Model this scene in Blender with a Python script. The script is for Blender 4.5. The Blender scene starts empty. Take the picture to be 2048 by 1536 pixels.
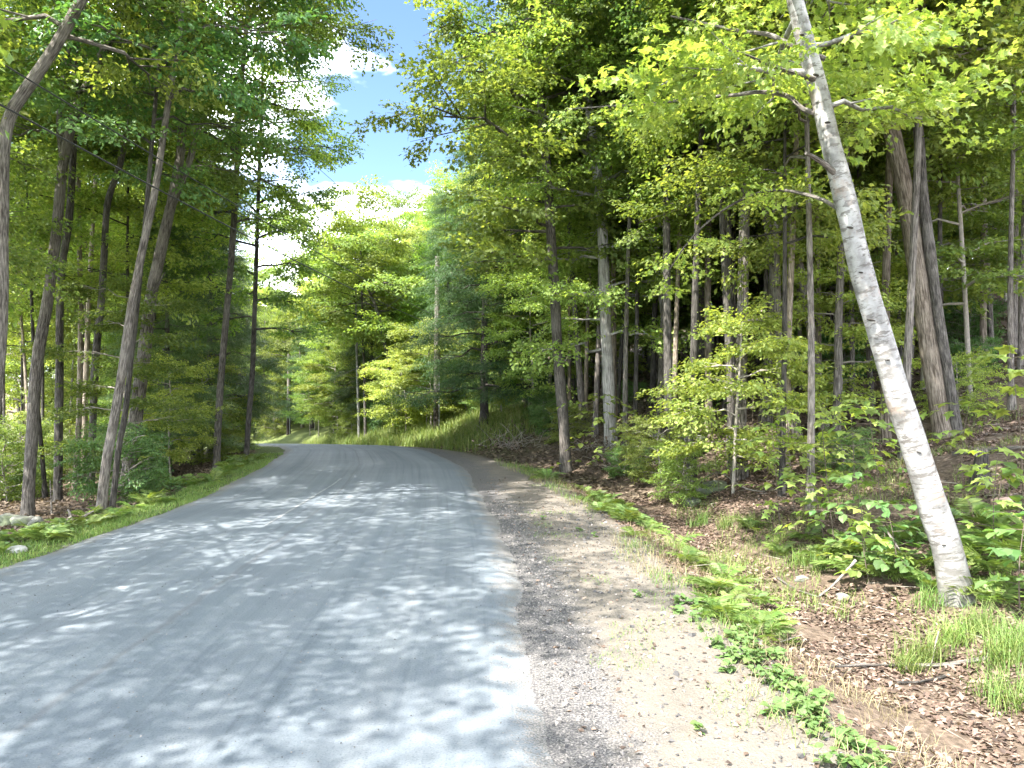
import bpy, math, random
import numpy as np
from mathutils import Vector, Matrix

random.seed(7)
RNG = np.random.default_rng(11)
SC = bpy.context.scene
COL = SC.collection

# ------------------------------------------------------------------ camera
CAM_H, F = 2.0, 1500.0                       # F in pixels of the 2048 wide photograph
cam_d = bpy.data.cameras.new('camera')
cam_d.sensor_width = 36.0
cam_d.lens = 36.0 * F / 2048.0
cam_d.clip_start, cam_d.clip_end = 0.05, 3000
cam = bpy.data.objects.new('camera', cam_d)
COL.objects.link(cam)
cam.location = (0, 0, CAM_H)
cam.rotation_euler = (math.radians(90), 0, 0)
SC.camera = cam

# ------------------------------------------------------------------ sky, sun, exposure
SUN_AZ, SUN_EL = math.radians(-128), math.radians(55)    # azimuth clockwise from +Y
sun_dir = Vector((math.sin(SUN_AZ) * math.cos(SUN_EL), math.cos(SUN_AZ) * math.cos(SUN_EL), math.sin(SUN_EL)))
world = bpy.data.worlds.new("World")
SC.world = world
world.use_nodes = True
wn, wl = world.node_tree.nodes, world.node_tree.links
wn.clear()
w_out = wn.new('ShaderNodeOutputWorld')
w_bg = wn.new('ShaderNodeBackground')
w_bg.inputs['Strength'].default_value = 0.05
sky = wn.new('ShaderNodeTexSky')
sky.sky_type = 'NISHITA'
sky.sun_disc = False
sky.sun_elevation = SUN_EL
sky.sun_rotation = SUN_AZ
sky.altitude = 800
sky.air_density, sky.dust_density, sky.ozone_density = 0.8, 0.2, 3.0
w_tc = wn.new('ShaderNodeTexCoord')
w_map = wn.new('ShaderNodeMapping')
w_map.inputs['Scale'].default_value = (1.0, 1.0, 1.9)
w_map.inputs['Location'].default_value = (1.25, 0.30, 0.12)
w_noise = wn.new('ShaderNodeTexNoise')
w_noise.inputs['Scale'].default_value = 2.2
w_noise.inputs['Detail'].default_value = 9
w_noise.inputs['Roughness'].default_value = 0.52
w_ramp = wn.new('ShaderNodeValToRGB')
w_ramp.color_ramp.elements[0].position = 0.475
w_ramp.color_ramp.elements[1].position = 0.60
w_noise2 = wn.new('ShaderNodeTexNoise')
w_noise2.inputs['Scale'].default_value = 6.0
w_noise2.inputs['Detail'].default_value = 5
w_cr = wn.new('ShaderNodeValToRGB')
w_cr.color_ramp.elements[0].position = 0.3
w_cr.color_ramp.elements[0].color = (22, 23.5, 27, 1)
w_cr.color_ramp.elements[1].position = 0.62
w_cr.color_ramp.elements[1].color = (34, 34.5, 36, 1)
w_mix = wn.new('ShaderNodeMix')
w_mix.data_type = 'RGBA'
wl.new(w_tc.outputs['Generated'], w_map.inputs['Vector'])
wl.new(w_map.outputs[0], w_noise.inputs['Vector'])
wl.new(w_map.outputs[0], w_noise2.inputs['Vector'])
wl.new(w_noise.outputs[0], w_ramp.inputs[0])
wl.new(w_noise2.outputs[0], w_cr.inputs[0])
wl.new(w_ramp.outputs[0], w_mix.inputs[0])
wl.new(sky.outputs[0], w_mix.inputs[6])
wl.new(w_cr.outputs[0], w_mix.inputs[7])
wl.new(w_mix.outputs[2], w_bg.inputs['Color'])
wl.new(w_bg.outputs[0], w_out.inputs[0])

sun_d = bpy.data.lights.new('sun', 'SUN')
sun_d.energy = 2.7
sun_d.angle = math.radians(0.53)
sun_d.color = (1.0, 0.95, 0.87)
sun_o = bpy.data.objects.new('sun', sun_d)
COL.objects.link(sun_o)
sun_o.location = sun_dir * 60
sun_o.rotation_euler = (-sun_dir).to_track_quat('-Z', 'Y').to_euler()

vs = SC.view_settings
vs.view_transform, vs.look = 'Standard', 'None'
vs.exposure, vs.gamma = 3.2, 1.0
vs.use_curve_mapping = False
cy = SC.cycles
cy.max_bounces, cy.diffuse_bounces, cy.glossy_bounces = 8, 6, 2
cy.transmission_bounces, cy.transparent_max_bounces = 6, 4
cy.use_denoising = True
cy.sample_clamp_indirect = 6.0

# ------------------------------------------------------------------ terrain
_YL = np.array([-60, 0, 8, 13, 14.5, 18.5, 23, 27, 32, 40, 55, 70, 100, 160])
_XL = np.array([-5.2, -5.58, -5.58, -5.45, -5.6, -6.1, -6.9, -8.3, -10.5, -15, -27, -45, -90, -190])
_YR = np.array([-60, 0, 4, 8, 10.6, 15.6, 18.5, 22, 25, 32, 40, 55, 70, 100, 160])
_XR = np.array([.6, .36, .27, .08, -.17, -.77, -1.15, -2.2, -3.3, -5.8, -9.6, -20, -36, -80, -178])
_YG = np.array([-60, 0, 3.9, 5.3, 6.94, 9.6, 12.4, 16.9, 19.7, 22.7, 25, 32, 40, 55, 70, 100, 160])
_XG = np.array([2.2, 1.9, 1.89, 1.84, 1.75, 1.64, 1.37, .55, -.35, -1.5, -2.6, -5.1, -8.9, -19.3, -35, -79, -177])
_GY = np.linspace(-60, 160, 2201)
def _sm(ys, xs):
    v = np.interp(_GY, ys, xs)
    k = np.hanning(27); k /= k.sum()
    return np.convolve(np.pad(v, 13, mode='edge'), k, 'valid')
_SL, _SR, _SG = _sm(_YL, _XL), _sm(_YR, _XR), _sm(_YG, _XG)
def XL(y): return np.interp(y, _GY, _SL)
def XR(y): return np.interp(y, _GY, _SR)
def XG(y): return np.interp(y, _GY, _SG)
_CL = 1 / np.sqrt(1 + np.gradient(_SL, _GY) ** 2)
_CG = 1 / np.sqrt(1 + np.gradient(_SG, _GY) ** 2)
def zroad(y):
    w = 1.5
    return -0.0765 * w * np.logaddexp(0, (np.asarray(y, float) - 24) / w)
def hsh(ix, iy, s=0):
    v = np.sin(ix * 127.1 + iy * 311.7 + s * 74.7) * 43758.5453
    return v - np.floor(v)
def vnoise(x, y, s=0):
    ix, iy = np.floor(x), np.floor(y)
    fx, fy = x - ix, y - iy
    fx, fy = fx * fx * (3 - 2 * fx), fy * fy * (3 - 2 * fy)
    a = hsh(ix, iy, s) * (1 - fx) + hsh(ix + 1, iy, s) * fx
    b = hsh(ix, iy + 1, s) * (1 - fx) + hsh(ix + 1, iy + 1, s) * fx
    return (a * (1 - fy) + b * fy) * 2 - 1
def dist_right(x, y): return (x - XG(y)) * np.interp(y, _GY, _CG)
def dist_left(x, y): return (XL(y) - x) * np.interp(y, _GY, _CL)
def terrain(x, y):
    x, y = np.asarray(x, float), np.asarray(y, float)
    dr, dl = dist_right(x, y), dist_left(x, y)
    far = np.clip((y - 17) / 7, 0, 1)
    zr_ = np.interp(dr, [0, .35, .9, 1.7, 2.5, 3.5, 6, 12, 30, 60, 300], [-.03, -.12, -.36, -.40, -.15, .15, 1.0, 3.1, 9, 19, 60])
    zf_ = np.interp(dr, [0, .3, .8, 2.0, 3.5, 6, 12, 30, 60, 300], [-.03, -.06, .05, .7, 1.3, 1.9, 3.6, 9, 19, 60])
    zr_ = zr_ * (1 - far) + zf_ * far
    zl_ = np.interp(dl, [0, .5, 1.2, 2, 3.5, 8, 30, 300], [-.03, -.05, -.13, -.33, -.5, -.9, -2.0, -4.0])
    z = np.where(dr > 0, zr_, np.where(dl > 0, zl_, -.03))
    amp = np.clip(np.maximum(dr, dl) - .2, 0, 3) / 3
    z = z + amp * (.16 * vnoise(x * .45, y * .45, 1) + .07 * vnoise(x * 1.3, y * 1.3, 2)) + .012 * np.clip(np.maximum(dr, dl) * 3, 0, 1) * vnoise(x * 5, y * 5, 3)
    return z + zroad(y)
def T(x, y): return float(terrain(x, y))
def ray(px, py, Y):                       # the point that stands at depth Y on the photograph's pixel
    return Vector(((px - 1024) / F * Y, Y, CAM_H + (768 - py) / F * Y))
def ground_at(px, py, lo=3.0, hi=120.0):
    ys = np.linspace(lo, hi, 5000)
    xs = (px - 1024) / F * ys
    zs = CAM_H + (768 - py) / F * ys
    below = zs < terrain(xs, ys)
    y = ys[np.argmax(below)] if below.any() else hi
    x = (px - 1024) / F * y
    return Vector((x, y, T(x, y)))

# ------------------------------------------------------------------ helpers
def tag(o, label=None, cat=None, group=None, kind=None):
    if label: o['label'] = label
    if cat: o['category'] = cat
    if group: o['group'] = group
    if kind: o['kind'] = kind
    return o
def empty(name, loc):
    o = bpy.data.objects.new(name, None)
    o.empty_display_size = .2
    COL.objects.link(o)
    o.location = loc
    return o
class MB:
    """gathers vertices and faces; build() links them as one mesh object"""
    def __init__(s): s.v, s.f, s.n = [], [], 0
    def add(s, v, f, mat=0, uv=None, smooth=True):
        v = np.asarray(v, np.float32).reshape(-1, 3)
        f = np.asarray(f, np.int64)
        s.v.append(v)
        s.f.append((f + s.n, mat, uv, smooth))
        s.n += len(v)
    def mesh(s, name, mats):
        me = bpy.data.meshes.new(name)
        v = np.concatenate(s.v)
        me.vertices.add(len(v))
        me.vertices.foreach_set('co', v.ravel())
        li = np.concatenate([f.ravel() for f, *_ in s.f])
        tot = np.concatenate([np.full(len(f), f.shape[1]) for f, *_ in s.f])
        st = np.concatenate([[0], np.cumsum(tot)[:-1]])
        me.loops.add(len(li))
        me.loops.foreach_set('vertex_index', li.astype(np.int32))
        me.polygons.add(len(tot))
        me.polygons.foreach_set('loop_start', st.astype(np.int32))
        me.polygons.foreach_set('material_index', np.concatenate([np.full(len(f), m) for f, m, *_ in s.f]).astype(np.int32))
        me.polygons.foreach_set('use_smooth', np.concatenate([np.full(len(f), sm) for f, _, _, sm in s.f]))
        if any(u is not None for _, _, u, _ in s.f):
            ul = me.uv_layers.new(name='UVMap')
            ul.data.foreach_set('uv', np.concatenate([(np.asarray(u, np.float32).reshape(-1, 2) if u is not None else np.zeros((f.size, 2), np.float32)) for f, _, u, _ in s.f]).ravel())
        for m in mats: me.materials.append(m)
        me.update(calc_edges=True)
        me.validate()
        return me
    def build(s, name, mats, parent=None):
        o = bpy.data.objects.new(name, s.mesh(name, mats if isinstance(mats, list) else [mats]))
        COL.objects.link(o)
        if parent: o.parent = parent
        return o
def link(name, me, parent=None, loc=(0, 0, 0), rot=(0, 0, 0), sc=1):
    o = bpy.data.objects.new(name, me)
    COL.objects.link(o)
    if parent: o.parent = parent
    o.location, o.rotation_euler = loc, rot
    o.scale = (sc, sc, sc) if not hasattr(sc, '__len__') else sc
    return o
def smooth_path(pts, n):
    pts = np.asarray(pts, float)
    d = np.concatenate([[0], np.cumsum(np.linalg.norm(np.diff(pts, axis=0), axis=1))])
    t = np.linspace(0, d[-1], n)
    # Catmull-Rom through the points
    out = []
    for x in t:
        i = min(max(np.searchsorted(d, x, 'right') - 1, 0), len(pts) - 2)
        u = (x - d[i]) / max(d[i + 1] - d[i], 1e-9)
        p0, p1, p2, p3 = pts[max(i - 1, 0)], pts[i], pts[i + 1], pts[min(i + 2, len(pts) - 1)]
        out.append(.5 * (2 * p1 + (p2 - p0) * u + (2 * p0 - 5 * p1 + 4 * p2 - p3) * u * u + (3 * p1 - p0 - 3 * p2 + p3) * u ** 3))
    return np.array(out)
def tube(mb, path, rad, sides=8, mat=0, cap=True, wob=0.0, seed=0, close_end=False):
    path = np.asarray(path, float)
    n = len(path)
    rad = np.broadcast_to(np.asarray(rad, float), (n,)).copy()
    tan = np.gradient(path, axis=0)
    tan /= np.maximum(np.linalg.norm(tan, axis=1, keepdims=True), 1e-9)
    up = np.array([0, 1.0, 0]) if abs(tan[0][1]) < .9 else np.array([1.0, 0, 0])
    ring = []
    a = np.linspace(0, 2 * np.pi, sides, endpoint=False)
    for i in range(n):
        u = up - tan[i] * (up @ tan[i]); u /= max(np.linalg.norm(u), 1e-9)
        w = np.cross(tan[i], u)
        up = u
        r = rad[i] * (1 + wob * (vnoise(np.cos(a) * 1.5 + seed, np.sin(a) * 1.5 + i * .45, 5)))[:, None]
        ring.append(path[i] + r * (np.cos(a)[:, None] * u + np.sin(a)[:, None] * w))
    v = np.concatenate(ring)
    d = np.concatenate([[0], np.cumsum(np.linalg.norm(np.diff(path, axis=0), axis=1))])
    i, j = np.meshgrid(np.arange(n - 1), np.arange(sides), indexing='ij')
    j2 = (j + 1) % sides
    f = np.stack([i * sides + j, i * sides + j2, (i + 1) * sides + j2, (i + 1) * sides + j], -1).reshape(-1, 4)
    c = 2 * np.pi * rad[0]
    uj, uj2 = j / sides * c, (j + 1) / sides * c
    uv = np.stack([np.stack([uj, d[i]], -1), np.stack([uj2, d[i]], -1), np.stack([uj2, d[i + 1]], -1), np.stack([uj, d[i + 1]], -1)], 2).reshape(-1, 2)
    mb.add(v, f, mat, uv)
    if cap:
        for k, s in ((0, -1), (n - 1, 1)):
            vv = np.concatenate([ring[k], path[k][None]])
            idx = np.arange(sides)
            ff = np.stack([idx, (idx + 1) % sides, np.full(sides, sides)], -1)
            mb.add(vv, ff if s > 0 else ff[:, ::-1], mat)

# ------------------------------------------------------------------ materials
def new_mat(name):
    m = bpy.data.materials.new(name)
    m.use_nodes = True
    nt = m.node_tree
    return m, nt.nodes, nt.links, nt.nodes['Principled BSDF'], nt.nodes['Material Output']
def ramp(nodes, stops):
    r = nodes.new('ShaderNodeValToRGB')
    el = r.color_ramp.elements
    while len(el) < len(stops): el.new(.5)
    for e, (p, c) in zip(el, stops):
        e.position = p
        e.color = (*c, 1) if len(c) == 3 else c
    return r
def noise(nodes, links, vec, scale, detail=4, rough=.55, mapping=None):
    n = nodes.new('ShaderNodeTexNoise')
    n.inputs['Scale'].default_value = scale
    n.inputs['Detail'].default_value = detail
    n.inputs['Roughness'].default_value = rough
    if mapping:
        mp = nodes.new('ShaderNodeMapping')
        mp.inputs['Scale'].default_value = mapping
        links.new(vec, mp.inputs['Vector'])
        vec = mp.outputs[0]
    links.new(vec, n.inputs['Vector'])
    return n.outputs[0]
def math_node(nodes, links, op, a, b=None):
    n = nodes.new('ShaderNodeMath')
    n.operation = op
    for i, x in enumerate((a, b)):
        if x is None: continue
        if hasattr(x, 'links'): links.new(x, n.inputs[i])
        else: n.inputs[i].default_value = x
    return n.outputs[0]
def mix_col(nodes, links, fac, a, b, mode='MIX'):
    n = nodes.new('ShaderNodeMix')
    n.data_type = 'RGBA'
    n.blend_type = mode
    for i, x in ((0, fac), (6, a), (7, b)):
        if hasattr(x, 'links'): links.new(x, n.inputs[i])
        elif i == 0: n.inputs[0].default_value = x
        else: n.inputs[i].default_value = (*x, 1)
    return n.outputs[2]
def bump(nodes, links, bsdf, h, strength, dist):
    b = nodes.new('ShaderNodeBump')
    b.inputs['Strength'].default_value = strength
    b.inputs['Distance'].default_value = dist
    links.new(h, b.inputs['Height'])
    links.new(b.outputs[0], bsdf.inputs['Normal'])
def leaf_mat(name, c0, c1, c2, trans=.42, rough=.5, obj_var=.35):
    m, N, L, B, out = new_mat(name)
    geo = N.new('ShaderNodeNewGeometry')
    oi = N.new('ShaderNodeObjectInfo')
    r = ramp(N, [(0, c0), (.5, c1), (1, c2)])
    L.new(geo.outputs['Random Per Island'], r.inputs[0])
    hsv = N.new('ShaderNodeHueSaturation')
    mr = N.new('ShaderNodeMapRange')
    mr.inputs['To Min'].default_value = 1 - obj_var
    mr.inputs['To Max'].default_value = 1 + obj_var
    L.new(oi.outputs['Random'], mr.inputs['Value'])
    L.new(mr.outputs[0], hsv.inputs['Value'])
    hr = N.new('ShaderNodeMapRange')
    hr.inputs['To Min'].default_value, hr.inputs['To Max'].default_value = .485, .52
    L.new(math_node(N, L, 'FRACT', math_node(N, L, 'MULTIPLY', oi.outputs['Random'], 7.3)), hr.inputs['Value'])
    L.new(hr.outputs[0], hsv.inputs['Hue'])
    L.new(r.outputs[0], hsv.inputs['Color'])
    L.new(hsv.outputs[0], B.inputs['Base Color'])
    B.inputs['Roughness'].default_value = rough
    B.inputs['Specular IOR Level'].default_value = .35
    tr = N.new('ShaderNodeBsdfTranslucent')
    tc = mix_col(N, L, 1.0, hsv.outputs[0], (1.45, 1.35, .55), 'MULTIPLY')
    L.new(tc, tr.inputs['Color'])
    ms = N.new('ShaderNodeMixShader')
    ms.inputs[0].default_value = trans
    L.new(B.outputs[0], ms.inputs[1]); L.new(tr.outputs[0], ms.inputs[2])
    L.new(ms.outputs[0], out.inputs[0])
    return m
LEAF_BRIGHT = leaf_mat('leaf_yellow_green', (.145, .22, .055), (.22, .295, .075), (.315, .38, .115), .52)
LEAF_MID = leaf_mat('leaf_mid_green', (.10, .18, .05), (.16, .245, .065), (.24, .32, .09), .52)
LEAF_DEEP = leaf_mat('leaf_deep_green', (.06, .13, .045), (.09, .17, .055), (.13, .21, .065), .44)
NEEDLE = leaf_mat('needle_dark_green', (.05, .105, .04), (.075, .14, .05), (.105, .18, .062), .3, .55)
FERN = leaf_mat('fern_green', (.10, .165, .04), (.145, .215, .055), (.20, .26, .08), .42, .5, .25)
WEED = leaf_mat('weed_green', (.075, .145, .045), (.105, .18, .055), (.15, .22, .08), .35, .5, .25)
GRASS = leaf_mat('grass_green', (.09, .17, .035), (.14, .22, .05), (.25, .28, .10), .3, .55, .25)
LITTER = leaf_mat('dead_leaf', (.045, .032, .024), (.12, .086, .062), (.27, .205, .155), .1, .7, .2)

def bark_mat(name, dark, mid, pale, streak=1.0, patch=0.4):
    m, N, L, B, out = new_mat(name)
    tc = N.new('ShaderNodeTexCoord')
    oi = N.new('ShaderNodeObjectInfo')
    n1 = noise(N, L, tc.outputs['UV'], 1.0, 6, .65, (34, 5 * streak, 1))
    n2 = noise(N, L, tc.outputs['Object'], 2.1, 4, .6)
    n3 = noise(N, L, tc.outputs['Object'], 9, 3, .6)
    r1 = ramp(N, [(.36, tuple(x * .6 for x in dark)), (.46, dark), (.54, mid), (.66, pale)])
    L.new(n1, r1.inputs[0])
    r2 = ramp(N, [(.45, (0, 0, 0)), (.7, (1, 1, 1))])
    L.new(n2, r2.inputs[0])
    c = mix_col(N, L, math_node(N, L, 'MULTIPLY', r2.outputs[0], patch), r1.outputs[0], tuple(x * 1.25 + .03 for x in pale))
    hsv = N.new('ShaderNodeHueSaturation')
    mr = N.new('ShaderNodeMapRange')
    mr.inputs['To Min'].default_value, mr.inputs['To Max'].default_value = .65, 1.3
    L.new(oi.outputs['Random'], mr.inputs['Value'])
    L.new(mr.outputs[0], hsv.inputs['Value'])
    L.new(c, hsv.inputs['Color'])
    L.new(hsv.outputs[0], B.inputs['Base Color'])
    B.inputs['Roughness'].default_value = .9
    B.inputs['Specular IOR Level'].default_value = .2
    h = math_node(N, L, 'ADD', n1, math_node(N, L, 'MULTIPLY', n3, .5))
    bump(N, L, B, h, 1.0, .05)
    return m
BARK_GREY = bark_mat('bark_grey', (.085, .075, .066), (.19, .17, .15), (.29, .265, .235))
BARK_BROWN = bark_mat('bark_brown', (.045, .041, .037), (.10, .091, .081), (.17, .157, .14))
BARK_TAN = bark_mat('bark_tan', (.13, .105, .08), (.27, .225, .18), (.42, .36, .29), .7)
BARK_PALE = bark_mat('bark_pale', (.2, .19, .175), (.4, .385, .36), (.55, .53, .5), .5)
DEAD_WOOD = bark_mat('weathered_wood', (.12, .105, .09), (.27, .24, .21), (.42, .38, .34), .4)
def birch_mat():
    m, N, L, B, out = new_mat('bark_white_birch')
    tc = N.new('ShaderNodeTexCoord')
    n1 = noise(N, L, tc.outputs['UV'], 1.0, 5, .7, (3.0, 17, 1))          # lenticels run round the stem
    n2 = noise(N, L, tc.outputs['UV'], 1.0, 4, .6, (2.2, 2.6, 1))
    n3 = noise(N, L, tc.outputs['Object'], 5, 5, .6)
    r0 = ramp(N, [(.36, (.12, .118, .112)), (.48, (.225, .222, .215)), (.64, (.33, .327, .318))])
    L.new(n3, r0.inputs[0])
    r1 = ramp(N, [(.43, (1, 1, 1)), (.48, (0, 0, 0))])
    L.new(n1, r1.inputs[0])
    r2 = ramp(N, [(.56, (0, 0, 0)), (.66, (1, 1, 1))])
    L.new(n2, r2.inputs[0])
    n4 = noise(N, L, tc.outputs['UV'], 1.0, 3, .5, (1.2, 1.5, 1))
    r4 = ramp(N, [(.34, (.45, .45, .45)), (.55, (1, 1, 1))])
    L.new(n4, r4.inputs[0])
    n5 = noise(N, L, tc.outputs['UV'], 1.0, 3, .6, (9, 60, 1))
    r5 = ramp(N, [(.36, (1, 1, 1)), (.43, (0, 0, 0))])
    L.new(n5, r5.inputs[0])
    c = mix_col(N, L, math_node(N, L, 'MULTIPLY', r5.outputs[0], .55), r0.outputs[0], (.16, .14, .12))
    c = mix_col(N, L, math_node(N, L, 'MULTIPLY', math_node(N, L, 'MULTIPLY', r1.outputs[0], r4.outputs[0]), .85), c, (.08, .07, .062))
    c = mix_col(N, L, math_node(N, L, 'MULTIPLY', r2.outputs[0], .75), c, (.24, .18, .14))
    sp = N.new('ShaderNodeSeparateXYZ'); L.new(tc.outputs['Object'], sp.inputs[0])
    gk = N.new('ShaderNodeMapRange'); L.new(math_node(N, L, 'ADD', sp.outputs[2], math_node(N, L, 'MULTIPLY', n3, .9)), gk.inputs['Value'])
    gk.inputs['From Min'].default_value, gk.inputs['From Max'].default_value = .35, 1.25
    gk.inputs['To Min'].default_value, gk.inputs['To Max'].default_value = .75, 0
    c = mix_col(N, L, gk.outputs[0], c, (.13, .125, .11))
    L.new(c, B.inputs['Base Color'])
    B.inputs['Roughness'].default_value = .65
    bump(N, L, B, math_node(N, L, 'SUBTRACT', n3, math_node(N, L, 'MULTIPLY', r1.outputs[0], .4)), .5, .012)
    return m
BIRCH = birch_mat()
def stone_mat(name, a, b, moss=0.0):
    m, N, L, B, out = new_mat(name)
    tc = N.new('ShaderNodeTexCoord')
    n1 = noise(N, L, tc.outputs['Object'], 4, 6, .65)
    n2 = noise(N, L, tc.outputs['Object'], 22, 4, .6)
    r = ramp(N, [(.3, a), (.7, b)])
    L.new(n1, r.inputs[0])
    c = r.outputs[0]
    if moss:
        n3 = noise(N, L, tc.outputs['Object'], 2.6, 5, .6)
        r2 = ramp(N, [(.42, (0, 0, 0)), (.58, (1, 1, 1))])
        L.new(n3, r2.inputs[0])
        c = mix_col(N, L, math_node(N, L, 'MULTIPLY', r2.outputs[0], moss), c, (.09, .12, .05))
    L.new(c, B.inputs['Base Color'])
    B.inputs['Roughness'].default_value = .9
    bump(N, L, B, math_node(N, L, 'ADD', n1, math_node(N, L, 'MULTIPLY', n2, .5)), .6, .03)
    return m
STONE = stone_mat('granite', (.12, .12, .11), (.24, .235, .215), .35)
STONE_MOSS = stone_mat('mossy_granite', (.10, .10, .09), (.19, .19, .17), .75)
STONE_WHITE = stone_mat('white_stone', (.3, .3, .29), (.5, .49, .47))
STONE_RED = stone_mat('reddish_stone', (.34, .22, .17), (.5, .36, .28))
GRIT = stone_mat('grit', (.07, .07, .075), (.34, .32, .30))

def ground_mat():
    m, N, L, B, out = new_mat('forest_ground')
    geo = N.new('ShaderNodeNewGeometry')
    P = geo.outputs['Position']
    def attr(name):
        a = N.new('ShaderNodeAttribute')
        a.attribute_name = name
        return a.outputs['Fac']
    dr, dl = attr('dist_right'), attr('dist_left')
    big, mid, fine, grain = noise(N, L, P, .7, 4), noise(N, L, P, 3.0, 5, .6), noise(N, L, P, 16, 5, .65), noise(N, L, P, 70, 3, .6)
    lit = ramp(N, [(.28, (.035, .026, .019)), (.43, (.08, .058, .042)), (.56, (.14, .103, .077)), (.72, (.24, .185, .145))])
    L.new(fine, lit.inputs[0])
    soil = mix_col(N, L, math_node(N, L, 'MULTIPLY', mid, .55), lit.outputs[0], (.085, .07, .055))
    grav = ramp(N, [(.28, (.062, .058, .053)), (.45, (.115, .103, .09)), (.62, (.165, .148, .128)), (.8, (.225, .205, .178))])
    L.new(math_node(N, L, 'ADD', math_node(N, L, 'MULTIPLY', grain, .55), math_node(N, L, 'MULTIPLY', mid, .45)), grav.inputs[0])
    gcol = mix_col(N, L, math_node(N, L, 'MULTIPLY', big, .75), grav.outputs[0], (.155, .138, .116))
    # dark loose chippings beside the broken asphalt edge
    da = attr('dist_asphalt')
    chips = ramp(N, [(.38, (.05, .05, .055)), (.55, (.13, .125, .125)), (.72, (.30, .28, .26))])
    L.new(grain, chips.inputs[0])
    cm = N.new('ShaderNodeMapRange')
    L.new(math_node(N, L, 'ADD', da, math_node(N, L, 'MULTIPLY', math_node(N, L, 'SUBTRACT', mid, .5), .9)), cm.inputs['Value'])
    cm.inputs['From Min'].default_value, cm.inputs['From Max'].default_value = .28, .62
    cm.inputs['To Min'].default_value, cm.inputs['To Max'].default_value = .9, 0
    gcol = mix_col(N, L, cm.outputs[0], gcol, chips.outputs[0])
    wob = math_node(N, L, 'MULTIPLY', math_node(N, L, 'SUBTRACT', math_node(N, L, 'ADD', math_node(N, L, 'MULTIPLY', mid, .7), math_node(N, L, 'MULTIPLY', fine, .4)), .55), .9)
    def edge(d, lo, hi):
        k = N.new('ShaderNodeMapRange')
        L.new(math_node(N, L, 'ADD', d, wob), k.inputs['Value'])
        k.inputs['From Min'].default_value, k.inputs['From Max'].default_value = lo, hi
        return k.outputs[0]
    c = mix_col(N, L, edge(dr, -.12, .22), gcol, soil)
    # left verge: thin turf over soil
    turf = ramp(N, [(.3, (.035, .045, .018)), (.55, (.07, .095, .03)), (.75, (.13, .14, .06))])
    L.new(fine, turf.inputs[0])
    lv = mix_col(N, L, edge(dl, 1.2, 2.2), turf.outputs[0], soil)
    c = mix_col(N, L, edge(dl, -.02, .06), c, lv)
    mead = ramp(N, [(.3, (.10, .16, .03)), (.7, (.19, .25, .06))])
    L.new(mid, mead.inputs[0])
    c = mix_col(N, L, math_node(N, L, 'MULTIPLY', edge(dl, 13, 17), attr('near_part')), c, mead.outputs[0])
    # the bank beyond the bend is grassy
    fb = attr('far_bank')
    c = mix_col(N, L, fb, c, mix_col(N, L, mid, (.07, .10, .03), (.15, .17, .06)))
    L.new(c, B.inputs['Base Color'])
    B.inputs['Roughness'].default_value = .95
    B.inputs['Specular IOR Level'].default_value = .15
    bump(N, L, B, math_node(N, L, 'ADD', math_node(N, L, 'MULTIPLY', fine, 1.0), math_node(N, L, 'MULTIPLY', grain, .4)), .7, .04)
    return m
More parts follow.
